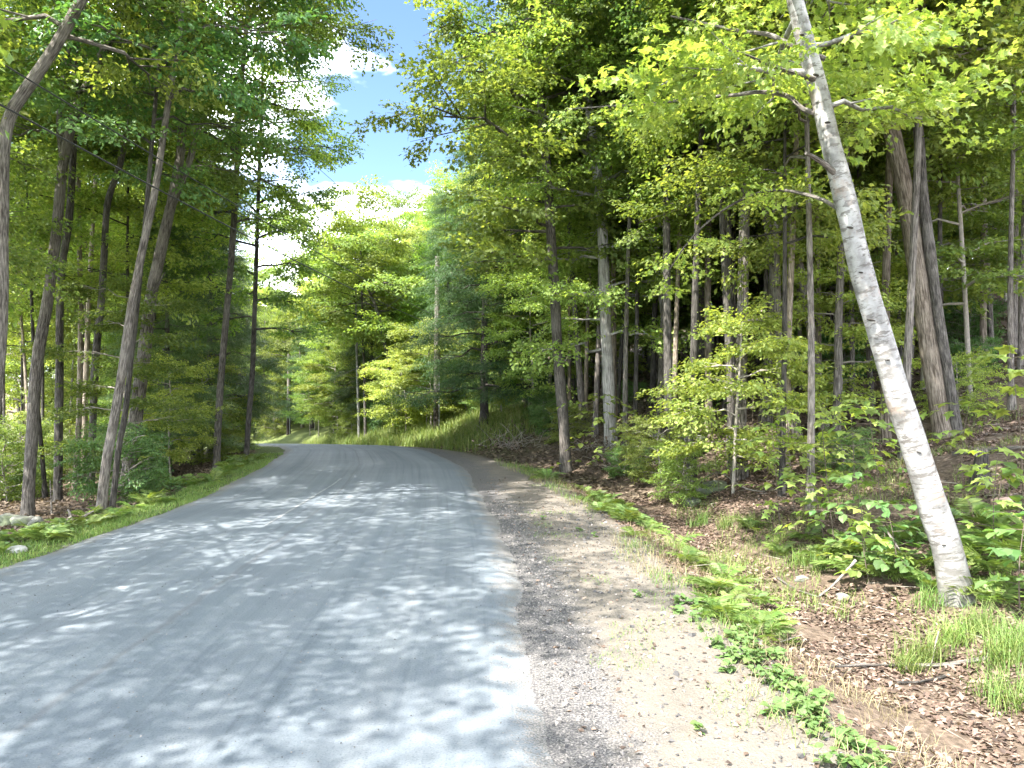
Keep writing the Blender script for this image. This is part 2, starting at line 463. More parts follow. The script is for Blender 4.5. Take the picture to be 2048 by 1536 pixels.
def road_mat():
    m, N, L, B, out = new_mat('dusty_asphalt')
    tc = N.new('ShaderNodeTexCoord')
    UV = tc.outputs['UV']                                   # u across, v along, metres
    s1 = noise(N, L, UV, 1.0, 5, .6, (3.2, .07, 1))
    s2 = noise(N, L, UV, 1.0, 4, .6, (11, .12, 1))
    blot = noise(N, L, UV, .8, 5, .6)
    grain = noise(N, L, UV, 75, 4, .75)
    g2 = noise(N, L, UV, 45, 3, .7)
    r1 = ramp(N, [(.30, (.103, .125, .148)), (.5, (.130, .152, .175)), (.70, (.158, .178, .198))])
    L.new(s1, r1.inputs[0])
    r2 = ramp(N, [(.30, (.72, .72, .73)), (.45, (.98, .98, .98)), (.7, (1.07, 1.06, 1.05))])
    L.new(s2, r2.inputs[0])
    c = mix_col(N, L, .75, r1.outputs[0], r2.outputs[0], 'MULTIPLY')
    r3 = ramp(N, [(.3, (.86, .86, .87)), (.7, (1.12, 1.11, 1.08))])
    L.new(blot, r3.inputs[0])
    c = mix_col(N, L, 1.0, c, r3.outputs[0], 'MULTIPLY')
    r4 = ramp(N, [(.34, (.45, .45, .46)), (.47, (1, 1, 1)), (.58, (1.0, 1.0, 1.0)), (.70, (1.5, 1.48, 1.45))])
    L.new(grain, r4.inputs[0])
    c = mix_col(N, L, .8, c, r4.outputs[0], 'MULTIPLY')
    sep = N.new('ShaderNodeSeparateXYZ')
    L.new(UV, sep.inputs[0])
    rag = math_node(N, L, 'ADD', sep.outputs[0], math_node(N, L, 'MULTIPLY', math_node(N, L, 'SUBTRACT', math_node(N, L, 'ADD', g2, noise(N, L, UV, 3.0, 5, .65)), 1.0), 1.1))
    ek = N.new('ShaderNodeMapRange')
    L.new(rag, ek.inputs['Value'])
    ek.inputs['From Min'].default_value, ek.inputs['From Max'].default_value = 5.22, 5.46
    chips = ramp(N, [(.36, (.05, .05, .055)), (.5, (.13, .125, .12)), (.64, (.28, .26, .24))])
    L.new(grain, chips.inputs[0])
    c = mix_col(N, L, ek.outputs[0], c, chips.outputs[0])
    lk = N.new('ShaderNodeMapRange')
    L.new(rag, lk.inputs['Value'])
    lk.inputs['From Min'].default_value, lk.inputs['From Max'].default_value = .30, .02
    c = mix_col(N, L, math_node(N, L, 'MULTIPLY', lk.outputs[0], .6), c, (.14, .125, .10))
    # a paving seam with its tar line
    sm = math_node(N, L, 'ABSOLUTE', math_node(N, L, 'SUBTRACT', math_node(N, L, 'ADD', sep.outputs[0], math_node(N, L, 'MULTIPLY', math_node(N, L, 'SUBTRACT', noise(N, L, UV, 1.6, 4, .6), .5), .14)), 2.62))
    sk = N.new('ShaderNodeMapRange')
    L.new(sm, sk.inputs['Value'])
    sk.inputs['From Min'].default_value, sk.inputs['From Max'].default_value = .045, .01
    c = mix_col(N, L, math_node(N, L, 'MULTIPLY', sk.outputs[0], .38), c, (.07, .07, .075))
    L.new(c, B.inputs['Base Color'])
    B.inputs['Roughness'].default_value = .82
    B.inputs['Specular IOR Level'].default_value = .3
    bump(N, L, B, math_node(N, L, 'ADD', grain, g2), .45, .006)
    return m
GROUND, ROAD = ground_mat(), road_mat()
def plain(name, c, rough=.6, metal=0.0):
    m, N, L, B, out = new_mat(name)
    tc = N.new('ShaderNodeTexCoord')
    n = noise(N, L, tc.outputs['Object'], 14, 4, .6)
    r = ramp(N, [(.3, tuple(x * .75 for x in c)), (.7, tuple(x * 1.2 for x in c))])
    L.new(n, r.inputs[0]); L.new(r.outputs[0], B.inputs['Base Color'])
    B.inputs['Roughness'].default_value, B.inputs['Metallic'].default_value = rough, metal
    return m
PAINT_WORN = plain('worn_line_paint', (.20, .21, .22), .8)
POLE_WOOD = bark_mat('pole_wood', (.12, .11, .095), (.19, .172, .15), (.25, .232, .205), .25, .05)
def dark_foot(m):                     # pole colour darkens towards the foot, with a ragged upper limit
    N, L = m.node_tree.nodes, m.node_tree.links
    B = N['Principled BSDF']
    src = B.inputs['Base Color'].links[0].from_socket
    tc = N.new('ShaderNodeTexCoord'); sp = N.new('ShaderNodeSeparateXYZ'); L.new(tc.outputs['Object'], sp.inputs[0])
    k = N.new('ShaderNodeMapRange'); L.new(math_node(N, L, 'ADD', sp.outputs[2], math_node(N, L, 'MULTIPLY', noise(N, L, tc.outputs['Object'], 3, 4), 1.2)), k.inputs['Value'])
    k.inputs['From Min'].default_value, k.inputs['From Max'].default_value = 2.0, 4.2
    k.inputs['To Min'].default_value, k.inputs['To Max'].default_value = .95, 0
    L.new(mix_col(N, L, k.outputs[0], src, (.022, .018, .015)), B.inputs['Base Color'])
dark_foot(POLE_WOOD)
CABLE = plain('black_cable', (.03, .03, .032), .5)
PORCELAIN = plain('insulator', (.35, .33, .3), .3)
METAL = plain('galvanised_metal', (.32, .33, .34), .45, .7)
PITH = plain('stem_green', (.10, .13, .05), .7)
TWIG = plain('twig_brown', (.10, .078, .058), .85)
TWIG_PALE = plain('twig_grey', (.26, .235, .2), .85)

# ------------------------------------------------------------------ ground and road
def axis(segments):
    return np.unique(np.concatenate([np.arange(a, b, s) for a, b, s in segments]))
gx = axis([(-300, -60, 20), (-60, -20, 2), (-20, -9, .5), (-9, 8, .14), (8, 20, .4), (20, 60, 2), (60, 321, 20)])
gy = axis([(-60, -10, 5), (-10, 2, .8), (2, 14, .14), (14, 30, .22), (30, 60, .8), (60, 120, 4), (120, 520, 40)])
X, Y = np.meshgrid(gx, gy)
Yc = np.clip(Y, -60, 158)
Z = terrain(X, Yc) + np.where(Y > 158, zroad(Y) * 0 + (Y - 158) * .02, 0)
nx, ny = len(gx), len(gy)
i, j = np.meshgrid(np.arange(ny - 1), np.arange(nx - 1), indexing='ij')
gf = np.stack([i * nx + j, i * nx + j + 1, (i + 1) * nx + j + 1, (i + 1) * nx + j], -1).reshape(-1, 4)
mb = MB()
mb.add(np.stack([X, Y, Z], -1), gf)
ground = tag(mb.build('ground', GROUND), 'forest floor of brown leaf litter with gravel shoulder and grassy verge', None, None, 'structure')
DR, DL = dist_right(X, Yc), dist_left(X, Yc)
farb = np.clip((Yc - 21) / 4, 0, 1) * np.clip((DR + .1) / .4, 0, 1) * np.clip((16 - DR) / 6, 0, 1)
for nm, arr in (('dist_right', DR), ('dist_left', DL), ('dist_asphalt', (X - XR(Yc)) * np.interp(Yc, _GY, _CG)), ('far_bank', farb), ('near_part', np.clip((34 - Yc) / 5, 0, 1))):
    at = ground.data.attributes.new(nm, 'FLOAT', 'POINT')
    at.data.foreach_set('value', arr.ravel().astype(np.float32))

ry = axis([(-60, 2, 2), (2, 30, .12), (30, 100, .6), (100, 150, 3)])
nu = 26
rl = XL(ry) - .05 + .05 * vnoise(ry * 1.1, ry * 0, 11) + .03 * vnoise(ry * 4.3, ry * 0, 12)
rr = XR(ry) + .07 * vnoise(ry * .9, ry * 0, 13) + .03 * vnoise(ry * 3.1, ry * 0, 14) + .02 * vnoise(ry * 8, ry * 0, 15)
uu = np.linspace(0, 1, nu)
RX = rl[:, None] * (1 - uu) + rr[:, None] * uu
RY = np.repeat(ry[:, None], nu, 1)
RZ = zroad(RY) + .035 * (1 - (2 * uu - 1) ** 2) + .004
RZ[:, -1] = zroad(ry) - .035; RZ[:, 0] = zroad(ry) - .035
vlen = np.concatenate([[0], np.cumsum(np.hypot(np.diff(ry), np.diff((rl + rr) / 2)))])
i, j = np.meshgrid(np.arange(len(ry) - 1), np.arange(nu - 1), indexing='ij')
rf = np.stack([i * nu + j, i * nu + j + 1, (i + 1) * nu + j + 1, (i + 1) * nu + j], -1).reshape(-1, 4)
UM = (RX - XL(RY)) / (XR(RY) - XL(RY)) * 5.5
uv = np.stack([np.stack([UM[i, j], vlen[i]], -1), np.stack([UM[i, j + 1], vlen[i]], -1), np.stack([UM[i + 1, j + 1], vlen[i + 1]], -1), np.stack([UM[i + 1, j], vlen[i + 1]], -1)], 2)
mb = MB(); mb.add(np.stack([RX, RY, RZ], -1), rf, 0, uv)
tag(mb.build('road', ROAD), 'dusty grey asphalt road bending left over a crest', None, None, 'structure')
# worn centre line
ly = np.linspace(10.4, 15.6, 40)
lx = np.interp(ly, [10.4, 14.6, 15.6], [-3.42, -3.49, -3.55])
def on_road_z(x, y):
    u = (x - XL(y)) / (XR(y) - XL(y))
    return zroad(y) + .035 * (1 - (2 * u - 1) ** 2) + .004
w = .022 + .010 * vnoise(ly * 5, ly * 0, 21)
lv = np.concatenate([np.stack([lx - w, ly, on_road_z(lx, ly) + .004], -1), np.stack([lx + w, ly, on_road_z(lx, ly) + .004], -1)])
k = np.arange(39)
mb = MB(); mb.add(lv, np.stack([k, k + 40, k + 41, k + 1], -1))
tag(mb.build('centre_line', PAINT_WORN), 'short worn pale stripe painted along the road', None, None, 'structure')

# ------------------------------------------------------------------ leaf and spray templates
def leaf_tpl(kind):
    if kind == 'diamond':
        v = [(0, 0, 0), (-.30, .5, .07), (0, 1, -.08), (.30, .5, .07)]
        f = [(0, 3, 2), (0, 2, 1)]
    elif kind == 'oval':
        v = [(0, 0, 0), (-.27, .30, .06), (-.25, .66, .03), (0, 1, -.10), (.25, .66, .03), (.27, .30, .06), (0, .5, -.02)]
        f = [(0, 6, 1), (1, 6, 2), (2, 6, 3), (3, 6, 4), (4, 6, 5), (5, 6, 0)]
    elif kind == 'maple':
        h = [(.30, -.02), (.22, .24), (.56, .46), (.24, .56)]
        v = [(0, .34, 0), (0, 0, 0)] + [(x, y, .05 - .12 * x) for x, y in h] + [(0, 1, -.1)] + [(-x, y, .05 - .12 * x) for x, y in h[::-1]]
        n = len(v) - 1
        f = [(0, 1 + a, 1 + (a + 1) % n) for a in range(n)]
    elif kind == 'needle':
        v = [(-.09, 0, 0), (.09, 0, 0), (0, 1, -.05)]
        f = [(0, 1, 2)]
    return np.array(v, float), np.array(f)
def rot_mats(yaw, pitch, roll):
    cy_, sy_, cp, sp, cr, sr = np.cos(yaw), np.sin(yaw), np.cos(pitch), np.sin(pitch), np.cos(roll), np.sin(roll)
    z0, o1 = np.zeros_like(cy_), np.ones_like(cy_)
    Rz = np.stack([np.stack([cy_, -sy_, z0], -1), np.stack([sy_, cy_, z0], -1), np.stack([z0, z0, o1], -1)], -2)
    Rx = np.stack([np.stack([o1, z0, z0], -1), np.stack([z0, cp, -sp], -1), np.stack([z0, sp, cp], -1)], -2)
    Ry = np.stack([np.stack([cr, z0, sr], -1), np.stack([z0, o1, z0], -1), np.stack([-sr, z0, cr], -1)], -2)
    return Rz @ Rx @ Ry
def put(tv, tf, pos, R, sc):
    """many copies of one small template as one array of verts and faces"""
    v = np.einsum('nij,mj->nmi', R, tv) * np.asarray(sc)[:, None, None] + pos[:, None, :]
    f = tf[None] + (np.arange(len(pos)) * len(tv))[:, None, None]
    return v.reshape(-1, 3), f.reshape(-1, tf.shape[1])
def spray_tpl(kind, size, leaf, n_side, n_leaf, rng, droop=.12):
    """flat leafy twig along +y: leaves plus thin twigs"""
    P, A, S, tw = [], [], [], []
    axes = [(np.zeros(3), 0.0, size)]
    for k in range(n_side):
        t = .12 + .8 * k / n_side
        sgn = 1 if k % 2 else -1
        axes.append((np.array([0, t * size, -droop * size * t * t]), sgn * rng.uniform(.6, 1.05), size * (.62 - .42 * t) * rng.uniform(.8, 1.2)))
    for o, yaw, ln in axes:
        d = np.array([-math.sin(yaw), math.cos(yaw), -droop * .8])
        tw.append((o, o + d * ln))
        n = max(2, int(n_leaf * ln / size))
        for q in range(n):
            t = (q + rng.uniform(.2, 1)) / n
            sgn = 1 if q % 2 else -1
            P.append(o + d * ln * t + np.array([rng.normal(0, .02), rng.normal(0, .02), rng.normal(0, .045) - .02]) * size)
            A.append((yaw + sgn * rng.uniform(.35, 1.3), rng.normal(-.32, .42), rng.normal(0, .5)))
            S.append(leaf * rng.uniform(.65, 1.2))
    A = np.array(A)
    lv, lf = put(*leaf_tpl(kind), np.array(P), rot_mats(A[:, 0], A[:, 1], A[:, 2]), np.array(S))
    tv, tf = [], []
    for a, b in tw:
        s = (b - a); wv = np.cross(s, [0, 0, 1.0]); wv *= .004 * size / max(np.linalg.norm(wv), 1e-6) + 0
        k = len(tv)
        tv += [a - wv, a + wv, b]
        tf.append((k, k + 1, k + 2))
    return lv, lf, np.array(tv), np.array(tf)
SPRAYS = {
    'maple': [spray_tpl('maple', 1.0, .112, 7, 16, RNG) for _ in range(4)],
    'oval': [spray_tpl('oval', .95, .098, 8, 18, RNG) for _ in range(4)],
    'diamond': [spray_tpl('diamond', 1.05, .105, 8, 20, RNG) for _ in range(4)],
    'coarse': [spray_tpl('diamond', 1.5, .17, 8, 18, RNG) for _ in range(4)],
    'needle': [spray_tpl('needle', 1.1, .13, 9, 26, RNG, .25) for _ in range(4)],
}
def leaf_sprays(mb, kind, pos, yaw, pitch, roll, sc, leaf_slot=0, twig_slot=1, twigs=True):
    pos, yaw, pitch, roll, sc = map(np.asarray, (pos, yaw, pitch, roll, sc))
    pick = RNG.integers(0, 4, len(pos))
    for k in range(4):
        s = pick == k
        if not s.any(): continue
        R = rot_mats(yaw[s], pitch[s], roll[s])
        lv, lf, tv, tf = SPRAYS[kind][k]
        v, f = put(lv, lf, pos[s], R, sc[s]); mb.add(v, f, leaf_slot, None, False)
        if twigs:
            v, f = put(tv, tf, pos[s], R, sc[s]); mb.add(v, f, twig_slot, None, False)

def grow(trunk, rad, p):
    """returns (trunk builder, crown builder) for a stem along TRUNK (local metres).
    p: kind, limbs, start, reach, per (sprays per metre), size, rise, bias (direction, strength), wob, sides"""
    rng = RNG
    tb, cb = MB(), MB()
    trunk = np.asarray(trunk, float)
    n = len(trunk)
    tube(tb, trunk, rad, p.get('sides', 9), 0, True, p.get('wob', .10), p.get('seed', 0))
    d = np.concatenate([[0], np.cumsum(np.linalg.norm(np.diff(trunk, axis=0), axis=1))])
    Ltot = d[-1]
    pos, yaw, pit, sc = [], [], [], []
    az = rng.uniform(0, 6.28)
    shape = p.get('shape', 'round')
    for k in range(p['limbs']):
        t = p['start'] + (1 - p['start']) * (k + rng.uniform(0, .9)) / p['limbs']
        t = min(t, .985)
        o = np.array([np.interp(t * Ltot, d, trunk[:, c]) for c in range(3)])
        r0 = np.interp(t * Ltot, d, rad)
        az += 2.4 + rng.normal(0, .35)
        q = (t - p['start']) / (1 - p['start'])
        if shape == 'round': prof = .45 + .75 * math.sin(math.pi * min(q * .8 + .12, 1))
        elif shape == 'cone': prof = 1.05 * (1 - q) + .10
        elif shape == 'layer': prof = .8 + .25 * math.sin(math.pi * q)
        elif shape == 'vase': prof = .6 + .6 * q if q < .75 else 1.05 - (q - .75) * 1.6
        ln = p['reach'] * prof * rng.uniform(.7, 1.2)
        a = az
        dirv = np.array([math.cos(a), math.sin(a)])
        if 'bias' in p:
            b = np.array(p['bias'][:2]); s = p['bias'][2]
            ln *= max(.35, 1 + s * float(dirv @ b))
        rise = p.get('rise', .55) * (.35 + .9 * q) if shape != 'cone' else p.get('rise', .1)
        m = 6
        ts = np.linspace(0, 1, m)
        pts = np.stack([o[0] + dirv[0] * ln * ts, o[1] + dirv[1] * ln * ts,
                        o[2] + ln * (rise * ts - p.get('sag', .3) * ts ** 2) ], -1)
        pts[1:, :2] += rng.normal(0, .045 * ln, (m - 1, 2))
        pts[1:, 2] += rng.normal(0, .03 * ln, m - 1)
        lr = min(r0 * .55, .013 * ln + .012) * (1 - ts) + .006
        tube(tb, pts, lr, 5, 0, False)
        lines = [(pts, ln)]
        for sgn in (1, -1) * p.get('forks', 2):
            tt = rng.uniform(.25, .8)
            so = np.array([np.interp(tt, ts, pts[:, c]) for c in range(3)])
            aa = a + sgn * rng.uniform(.5, 1.0)
            sl = ln * (1 - tt * .6) * rng.uniform(.4, .7)
            sp = so + np.linspace(0, 1, 4)[:, None] * np.array([math.cos(aa) * sl, math.sin(aa) * sl, sl * rng.uniform(-.15, .25)])
            tube(tb, sp, np.linspace(lr[2] * .6, .004, 4), 4, 0, False)
            lines.append((sp, sl))
        for li, (pp, l) in enumerate(lines):
            ns = max(2, int(l * p['per']))
            a0 = p.get('bare', .25) if li == 0 else .15
            tt = a0 + (1 - a0) * (np.arange(ns) + rng.uniform(0, 1, ns)) / ns
            tq = np.linspace(0, 1, len(pp))
            c = np.stack([np.interp(tt, tq, pp[:, e]) for e in range(3)], -1)
            dv = pp[-1] - pp[0]
            y0 = math.atan2(-dv[0], dv[1])
            pos.append(c + rng.normal(0, .06, c.shape))
            yaw.append(y0 + rng.choice([-1, 1], ns) * rng.uniform(.15, 1.15, ns))
            pit.append(rng.normal(p.get('pitch', 0.0), p.get('tilt', .28), ns))
            sc.append(rng.uniform(.75, 1.2, ns) * p.get('size', 1.0))
    ns = p.get('top', 6)
    pos.append(np.repeat(trunk[-1][None], ns, 0)); yaw.append(rng.uniform(0, 6.28, ns)); pit.append(rng.uniform(.1, .9, ns)); sc.append(np.full(ns, p.get('size', 1.0)))
    pos, yaw, pit, sc = map(np.concatenate, (pos, yaw, pit, sc))
    leaf_sprays(cb, p['kind'], pos, yaw, pit, rng.normal(0, p.get('rolls', .3), len(pos)), sc)
    return tb, cb
def crown_tag(o):
    return o

# ------------------------------------------------------------------ the trees one can tell apart, traced where they stand
HEROES = []
def hero(name, label, pts, w0, w1, leaf, bark, Y=None, extra=5.0, cat='tree', base_px=None, limb_bark=None, forks=(), p=None, depth_slope=0.0):
    """pts: the stem's course over the photograph, from the foot up; w0, w1: its width there in pixels"""
    if Y is None:
        Y = ground_at(*pts[0]).y
    foot = ray(pts[0][0], pts[0][1], Y)
    gz = T(foot.x, foot.y)
    course = [ray(px, py, Y + depth_slope * (pts[0][1] - py) / F * Y) for px, py in pts]
    if course[0].z > gz - .05: course[0].z = gz - .12
    root = empty(name, (foot.x, foot.y, gz))
    tag(root, label, cat)
    q = [np.array(c - root.location) for c in course]
    d = (q[-1] - q[-2]); d /= np.linalg.norm(d)
    if extra:
        d2 = d * .8 + np.array([0, 0, .2]); d2 /= np.linalg.norm(d2)
        q += [q[-1] + d * extra * .4, q[-1] + d * extra * .4 + d2 * extra * .6]
    n = max(18, int(len(q) * 5))
    path = smooth_path(q, n)
    dd = np.concatenate([[0], np.cumsum(np.linalg.norm(np.diff(path, axis=0), axis=1))])
    vis = dd[-1] - extra
    r0, r1 = w0 / F * Y / 2 * .84, w1 / F * Y / 2 * .84
    rad = np.interp(dd, [0, vis, dd[-1]], [r0, r1, min(.03, r1 * .4)])
    rad *= 1 + .38 * np.exp(-dd / (r0 * 1.7))
    pp = dict(kind='oval', limbs=22, start=.45, reach=2.6, per=3.4, seed=len(HEROES), sides=12)
    pp.update(p or {})
    tb, cb = grow(path, rad, pp)
    for fk in forks:                              # a further stem or big limb: (pixels, w0, w1, extra)
        fp, fw0, fw1, fex = fk
        c = [np.array(ray(px, py, Y + depth_slope * (pts[0][1] - py) / F * Y + dy) - root.location) for px, py, dy in fp]
        e = c[-1] - c[-2]; e /= np.linalg.norm(e)
        if fex: c.append(c[-1] + e * fex)
        fpath = smooth_path(c, max(10, len(c) * 4))
        frad = np.linspace(fw0 / F * Y / 2 * .8, fw1 / F * Y / 2 * .55, len(fpath))
        if 0 < fex <= .8 and len(fp) > 3:
            L_ = len(fpath); ks = RNG.integers(int(L_ * .45), L_, 9)
            leaf_sprays(cb, pp['kind'], fpath[ks] + RNG.normal(0, .05, (9, 3)), RNG.uniform(0, 6.28, 9), RNG.normal(-.1, .3, 9), RNG.normal(0, .3, 9), RNG.uniform(.35, .7, 9))
        if fex > .8:
            p2 = dict(pp); p2.update(limbs=max(5, int(pp['limbs'] * .45)), start=.35)
            t2, c2 = grow(fpath, frad, p2)
            for (v, (f, m, u, s)) in zip(c2.v, c2.f): pass
            off = 0
            for v, (f, m, u, s) in zip(c2.v, c2.f):
                cb.add(v, f - off, m, u, s); off += len(v)
            lb = t2.build('limb', limb_bark or bark, root)
        else:
            m_ = MB(); tube(m_, fpath, frad, 8, 0, True, .1)
            lb = m_.build('limb', limb_bark or bark, root)
    tb.build('trunk', bark, root)
    cr = cb.build('crown', [leaf, TWIG], root)
    HEROES.append((root, foot, label))
    return root

W = math.radians
road_bias_r, road_bias_l = (-.95, -.2), (.95, -.2)
# right side
birch = hero('birch_tree', 'white birch leaning left over the ditch, thick peeling trunk with dark marks',
     [(1920, 1200), (1893, 1100), (1862, 1000), (1825, 880), (1790, 770), (1757, 660), (1735, 590), (1708, 480), (1690, 400), (1662, 290), (1640, 190), (1612, 90), (1590, 0)],
     68, 38, LEAF_BRIGHT, BIRCH, extra=6, limb_bark=BARK_GREY, p=dict(kind='maple', limbs=22, start=.42, reach=2.1, size=.82, bias=(-.4, .6, .4)),
     forks=[([(1650, 118, 0), (1590, 95, .05), (1540, 70, .2), (1480, 62, .4), (1400, 45, .7)], 15, 8, .4),
            ([(1632, 160, -.05), (1590, 148, -.1), (1540, 130, -.2), (1505, 115, -.3)], 15, 6, .2),
            ([(1640, 228, 0), (1605, 218, .1), (1575, 192, .2), (1520, 184, .4), (1470, 190, .6), (1400, 196, .9), (1300, 207, 1.2), (1180, 215, 1.6)], 13, 5, .3),
            ([(1668, 345, -.05), (1640, 322, -.15), (1612, 306, -.3)], 17, 12, 0),
            ([(1688, 428, .1), (1650, 402, .3), (1600, 386, .6), (1550, 380, .9), (1500, 392, 1.2), (1440, 425, 1.5), (1380, 480, 1.8), (1325, 560, 2.0)], 10, 5, .2)])
hero('maple_tree', 'forked tan barked tree standing just right of the white birch',
     [(1890, 872), (1868, 760), (1850, 640), (1835, 540), (1818, 430), (1795, 310), (1770, 200), (1748, 110), (1712, 0)],
     44, 34, LEAF_BRIGHT, BARK_TAN, extra=6, p=dict(kind='maple', limbs=22, start=.45, reach=3.0, bias=(-.95, -.2, .3)),
     forks=[([(1772, 210, 0), (1785, 150, .1), (1782, 100, .2), (1775, 60, .3), (1790, 0, .4)], 22, 16, 4.0),
            ([(1768, 190, -.05), (1735, 150, -.3), (1690, 118, -.6), (1640, 100, -.9)], 12, 6, .3)])
hero('maple_tree', 'narrow grey companion stem right behind the forked tan tree',
     [(1915, 868), (1895, 740), (1878, 640), (1862, 520), (1845, 380), (1830, 200), (1800, 60), (1780, -20)],
     27, 20, LEAF_MID, BARK_BROWN, extra=6, p=dict(limbs=18, start=.45, reach=2.6))
hero('maple_tree', 'grey brown trunk left of the birch, tall and straight on the leafy slope',
     [(1597, 880), (1578, 760), (1560, 650), (1545, 520), (1528, 400), (1512, 250), (1498, 100), (1490, 0)],
     22, 16, LEAF_BRIGHT, BARK_GREY, extra=5, p=dict(kind='oval', limbs=24, start=.35, reach=2.8, bias=(-.95, -.2, .3)))
hero('maple_tree', 'slimmer trunk behind the birch arch branch, knobbly and pale above',
     [(1650, 855), (1628, 700), (1605, 560), (1580, 460), (1555, 390), (1520, 250), (1500, 120)],
     22, 17, LEAF_MID, BARK_GREY, extra=6, p=dict(limbs=20, start=.4, reach=2.6))
hero('maple_tree', 'grey mottled trunk rising at the end of the gravel shoulder',
     [(1133, 942), (1127, 850), (1120, 760), (1114, 680), (1108, 560), (1100, 440), (1090, 300), (1075, 140), (1060, 0)],
     27, 19, LEAF_BRIGHT, BARK_GREY, extra=4.5, p=dict(kind='maple', limbs=34, start=.32, reach=3.0, per=2.7, bias=(-.8, -.5, .2)))
hero('birch_tree', 'pale tree with chalky stem behind the leaning sunlit shrub',
     [(1222, 860), (1217, 780), (1210, 620), (1205, 460), (1192, 330), (1180, 240), (1165, 100), (1150, -20)],
     30, 20, LEAF_BRIGHT, BARK_PALE, Y=19.5, extra=5, p=dict(limbs=32, start=.14, reach=2.6, per=2.7, bias=(-.5, -.8, .3)))
hero('birch_tree', 'pale forked stem seen through leaves left of the long arching branch',
     [(1335, 830), (1338, 700), (1322, 560), (1300, 440), (1290, 340), (1275, 200), (1262, 60)],
     26, 20, LEAF_BRIGHT, BARK_PALE, Y=20.5, extra=5, p=dict(limbs=30, start=.2, reach=2.6, per=2.7, bias=(-.5, -.8, .3)),
     forks=[([(1298, 430, 0), (1280, 370, .1), (1255, 320, .2), (1222, 280, .3)], 14, 9, 2.0)])
# left side
hero('maple_tree', 'stout grey tree at the left edge, its upper trunk bent sharply to the right',
     [(-48, 1062), (-16, 850), (0, 660), (4, 450), (6, 300), (22, 225), (62, 165), (103, 105), (135, 50), (158, 8)],
     31, 26, LEAF_BRIGHT, BARK_GREY, Y=10.6, extra=6.5, p=dict(kind='oval', limbs=16, start=.5, reach=2.5, per=1.7))
hero('maple_tree', 'straight grey trunk standing behind the mossy wall stones',
     [(55, 1030), (62, 900), (75, 720), (95, 600), (111, 480), (126, 330), (150, 230), (186, 150), (240, 40)],
     27, 20, LEAF_MID, BARK_GREY, extra=6, p=dict(kind='oval', limbs=18, start=.45, reach=2.5, per=1.7),
     forks=[([(126, 330, 0), (118, 240, .1), (128, 150, .2), (142, 80, .3)], 14, 9, 3.0)])
hero('maple_tree', 'thick pale grey trunk by the fern bank, forked above its middle',
     [(252, 978), (264, 890), (277, 800), (300, 610), (320, 510), (345, 395), (362, 300), (369, 210), (388, 110), (400, 20)],
     34, 15, LEAF_MID, BARK_GREY, extra=5, p=dict(kind='oval', limbs=24, start=.45, reach=2.4, per=1.7),
     forks=[([(338, 425, .1), (372, 345, .2), (392, 270, .3), (406, 200, .4), (432, 105, .5), (492, 45, .7)], 18, 12, 4.0),
            ([(300, 605, -.05), (312, 580, -.1), (322, 560, -.15)], 9, 4, .2)])
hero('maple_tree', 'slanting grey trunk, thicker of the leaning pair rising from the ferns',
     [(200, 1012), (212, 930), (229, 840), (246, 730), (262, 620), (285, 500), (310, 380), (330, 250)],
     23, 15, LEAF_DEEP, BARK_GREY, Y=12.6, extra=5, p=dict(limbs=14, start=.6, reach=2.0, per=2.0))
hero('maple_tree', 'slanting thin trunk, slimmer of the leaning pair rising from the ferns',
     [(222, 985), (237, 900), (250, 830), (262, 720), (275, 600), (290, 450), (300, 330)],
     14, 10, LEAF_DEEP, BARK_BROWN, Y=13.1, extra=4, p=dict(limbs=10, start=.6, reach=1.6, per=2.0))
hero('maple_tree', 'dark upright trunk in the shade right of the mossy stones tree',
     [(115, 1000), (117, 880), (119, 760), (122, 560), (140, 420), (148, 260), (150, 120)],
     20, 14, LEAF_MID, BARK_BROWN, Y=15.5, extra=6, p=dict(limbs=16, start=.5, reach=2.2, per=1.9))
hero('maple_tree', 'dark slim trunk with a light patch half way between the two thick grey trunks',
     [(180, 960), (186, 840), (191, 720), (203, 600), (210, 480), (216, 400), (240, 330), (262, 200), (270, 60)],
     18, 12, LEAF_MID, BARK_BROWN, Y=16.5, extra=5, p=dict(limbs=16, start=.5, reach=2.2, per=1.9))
hero('maple_tree', 'tall grey trunk right of the thick forked one, vanishing into leaves near the top',
     [(432, 915), (440, 780), (452, 640), (464, 500), (474, 340), (480, 200), (492, 60)],
     17, 11, LEAF_MID, BARK_GREY, Y=19.5, extra=4, p=dict(limbs=26, start=.40, reach=2.0, per=2.7))
hero('maple_tree', 'twin looking brown trunk at the road edge just before the bend',
     [(492, 905), (498, 830), (505, 740), (510, 600), (515, 450), (520, 300)],
     13, 8, LEAF_MID, BARK_BROWN, Y=21.5, extra=3.5, p=dict(limbs=24, start=.3, reach=1.9, per=2.7))
# centre, beyond the bend
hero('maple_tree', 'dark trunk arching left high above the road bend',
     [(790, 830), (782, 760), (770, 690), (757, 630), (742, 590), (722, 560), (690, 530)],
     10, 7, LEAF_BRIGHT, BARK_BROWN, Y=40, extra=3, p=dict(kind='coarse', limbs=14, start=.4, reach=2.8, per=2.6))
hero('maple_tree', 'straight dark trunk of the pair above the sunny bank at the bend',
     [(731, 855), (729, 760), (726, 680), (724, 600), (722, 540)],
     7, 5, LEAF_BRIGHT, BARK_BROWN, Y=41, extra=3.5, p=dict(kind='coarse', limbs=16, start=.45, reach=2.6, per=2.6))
hero('birch_tree', 'pale straight trunk of the pair above the sunny bank at the bend',
     [(718, 850), (715, 760), (713, 690), (712, 600)],
     6.5, 5, LEAF_BRIGHT, BARK_PALE, Y=42, extra=3.5, p=dict(kind='coarse', limbs=14, start=.5, reach=2.4, per=2.6))

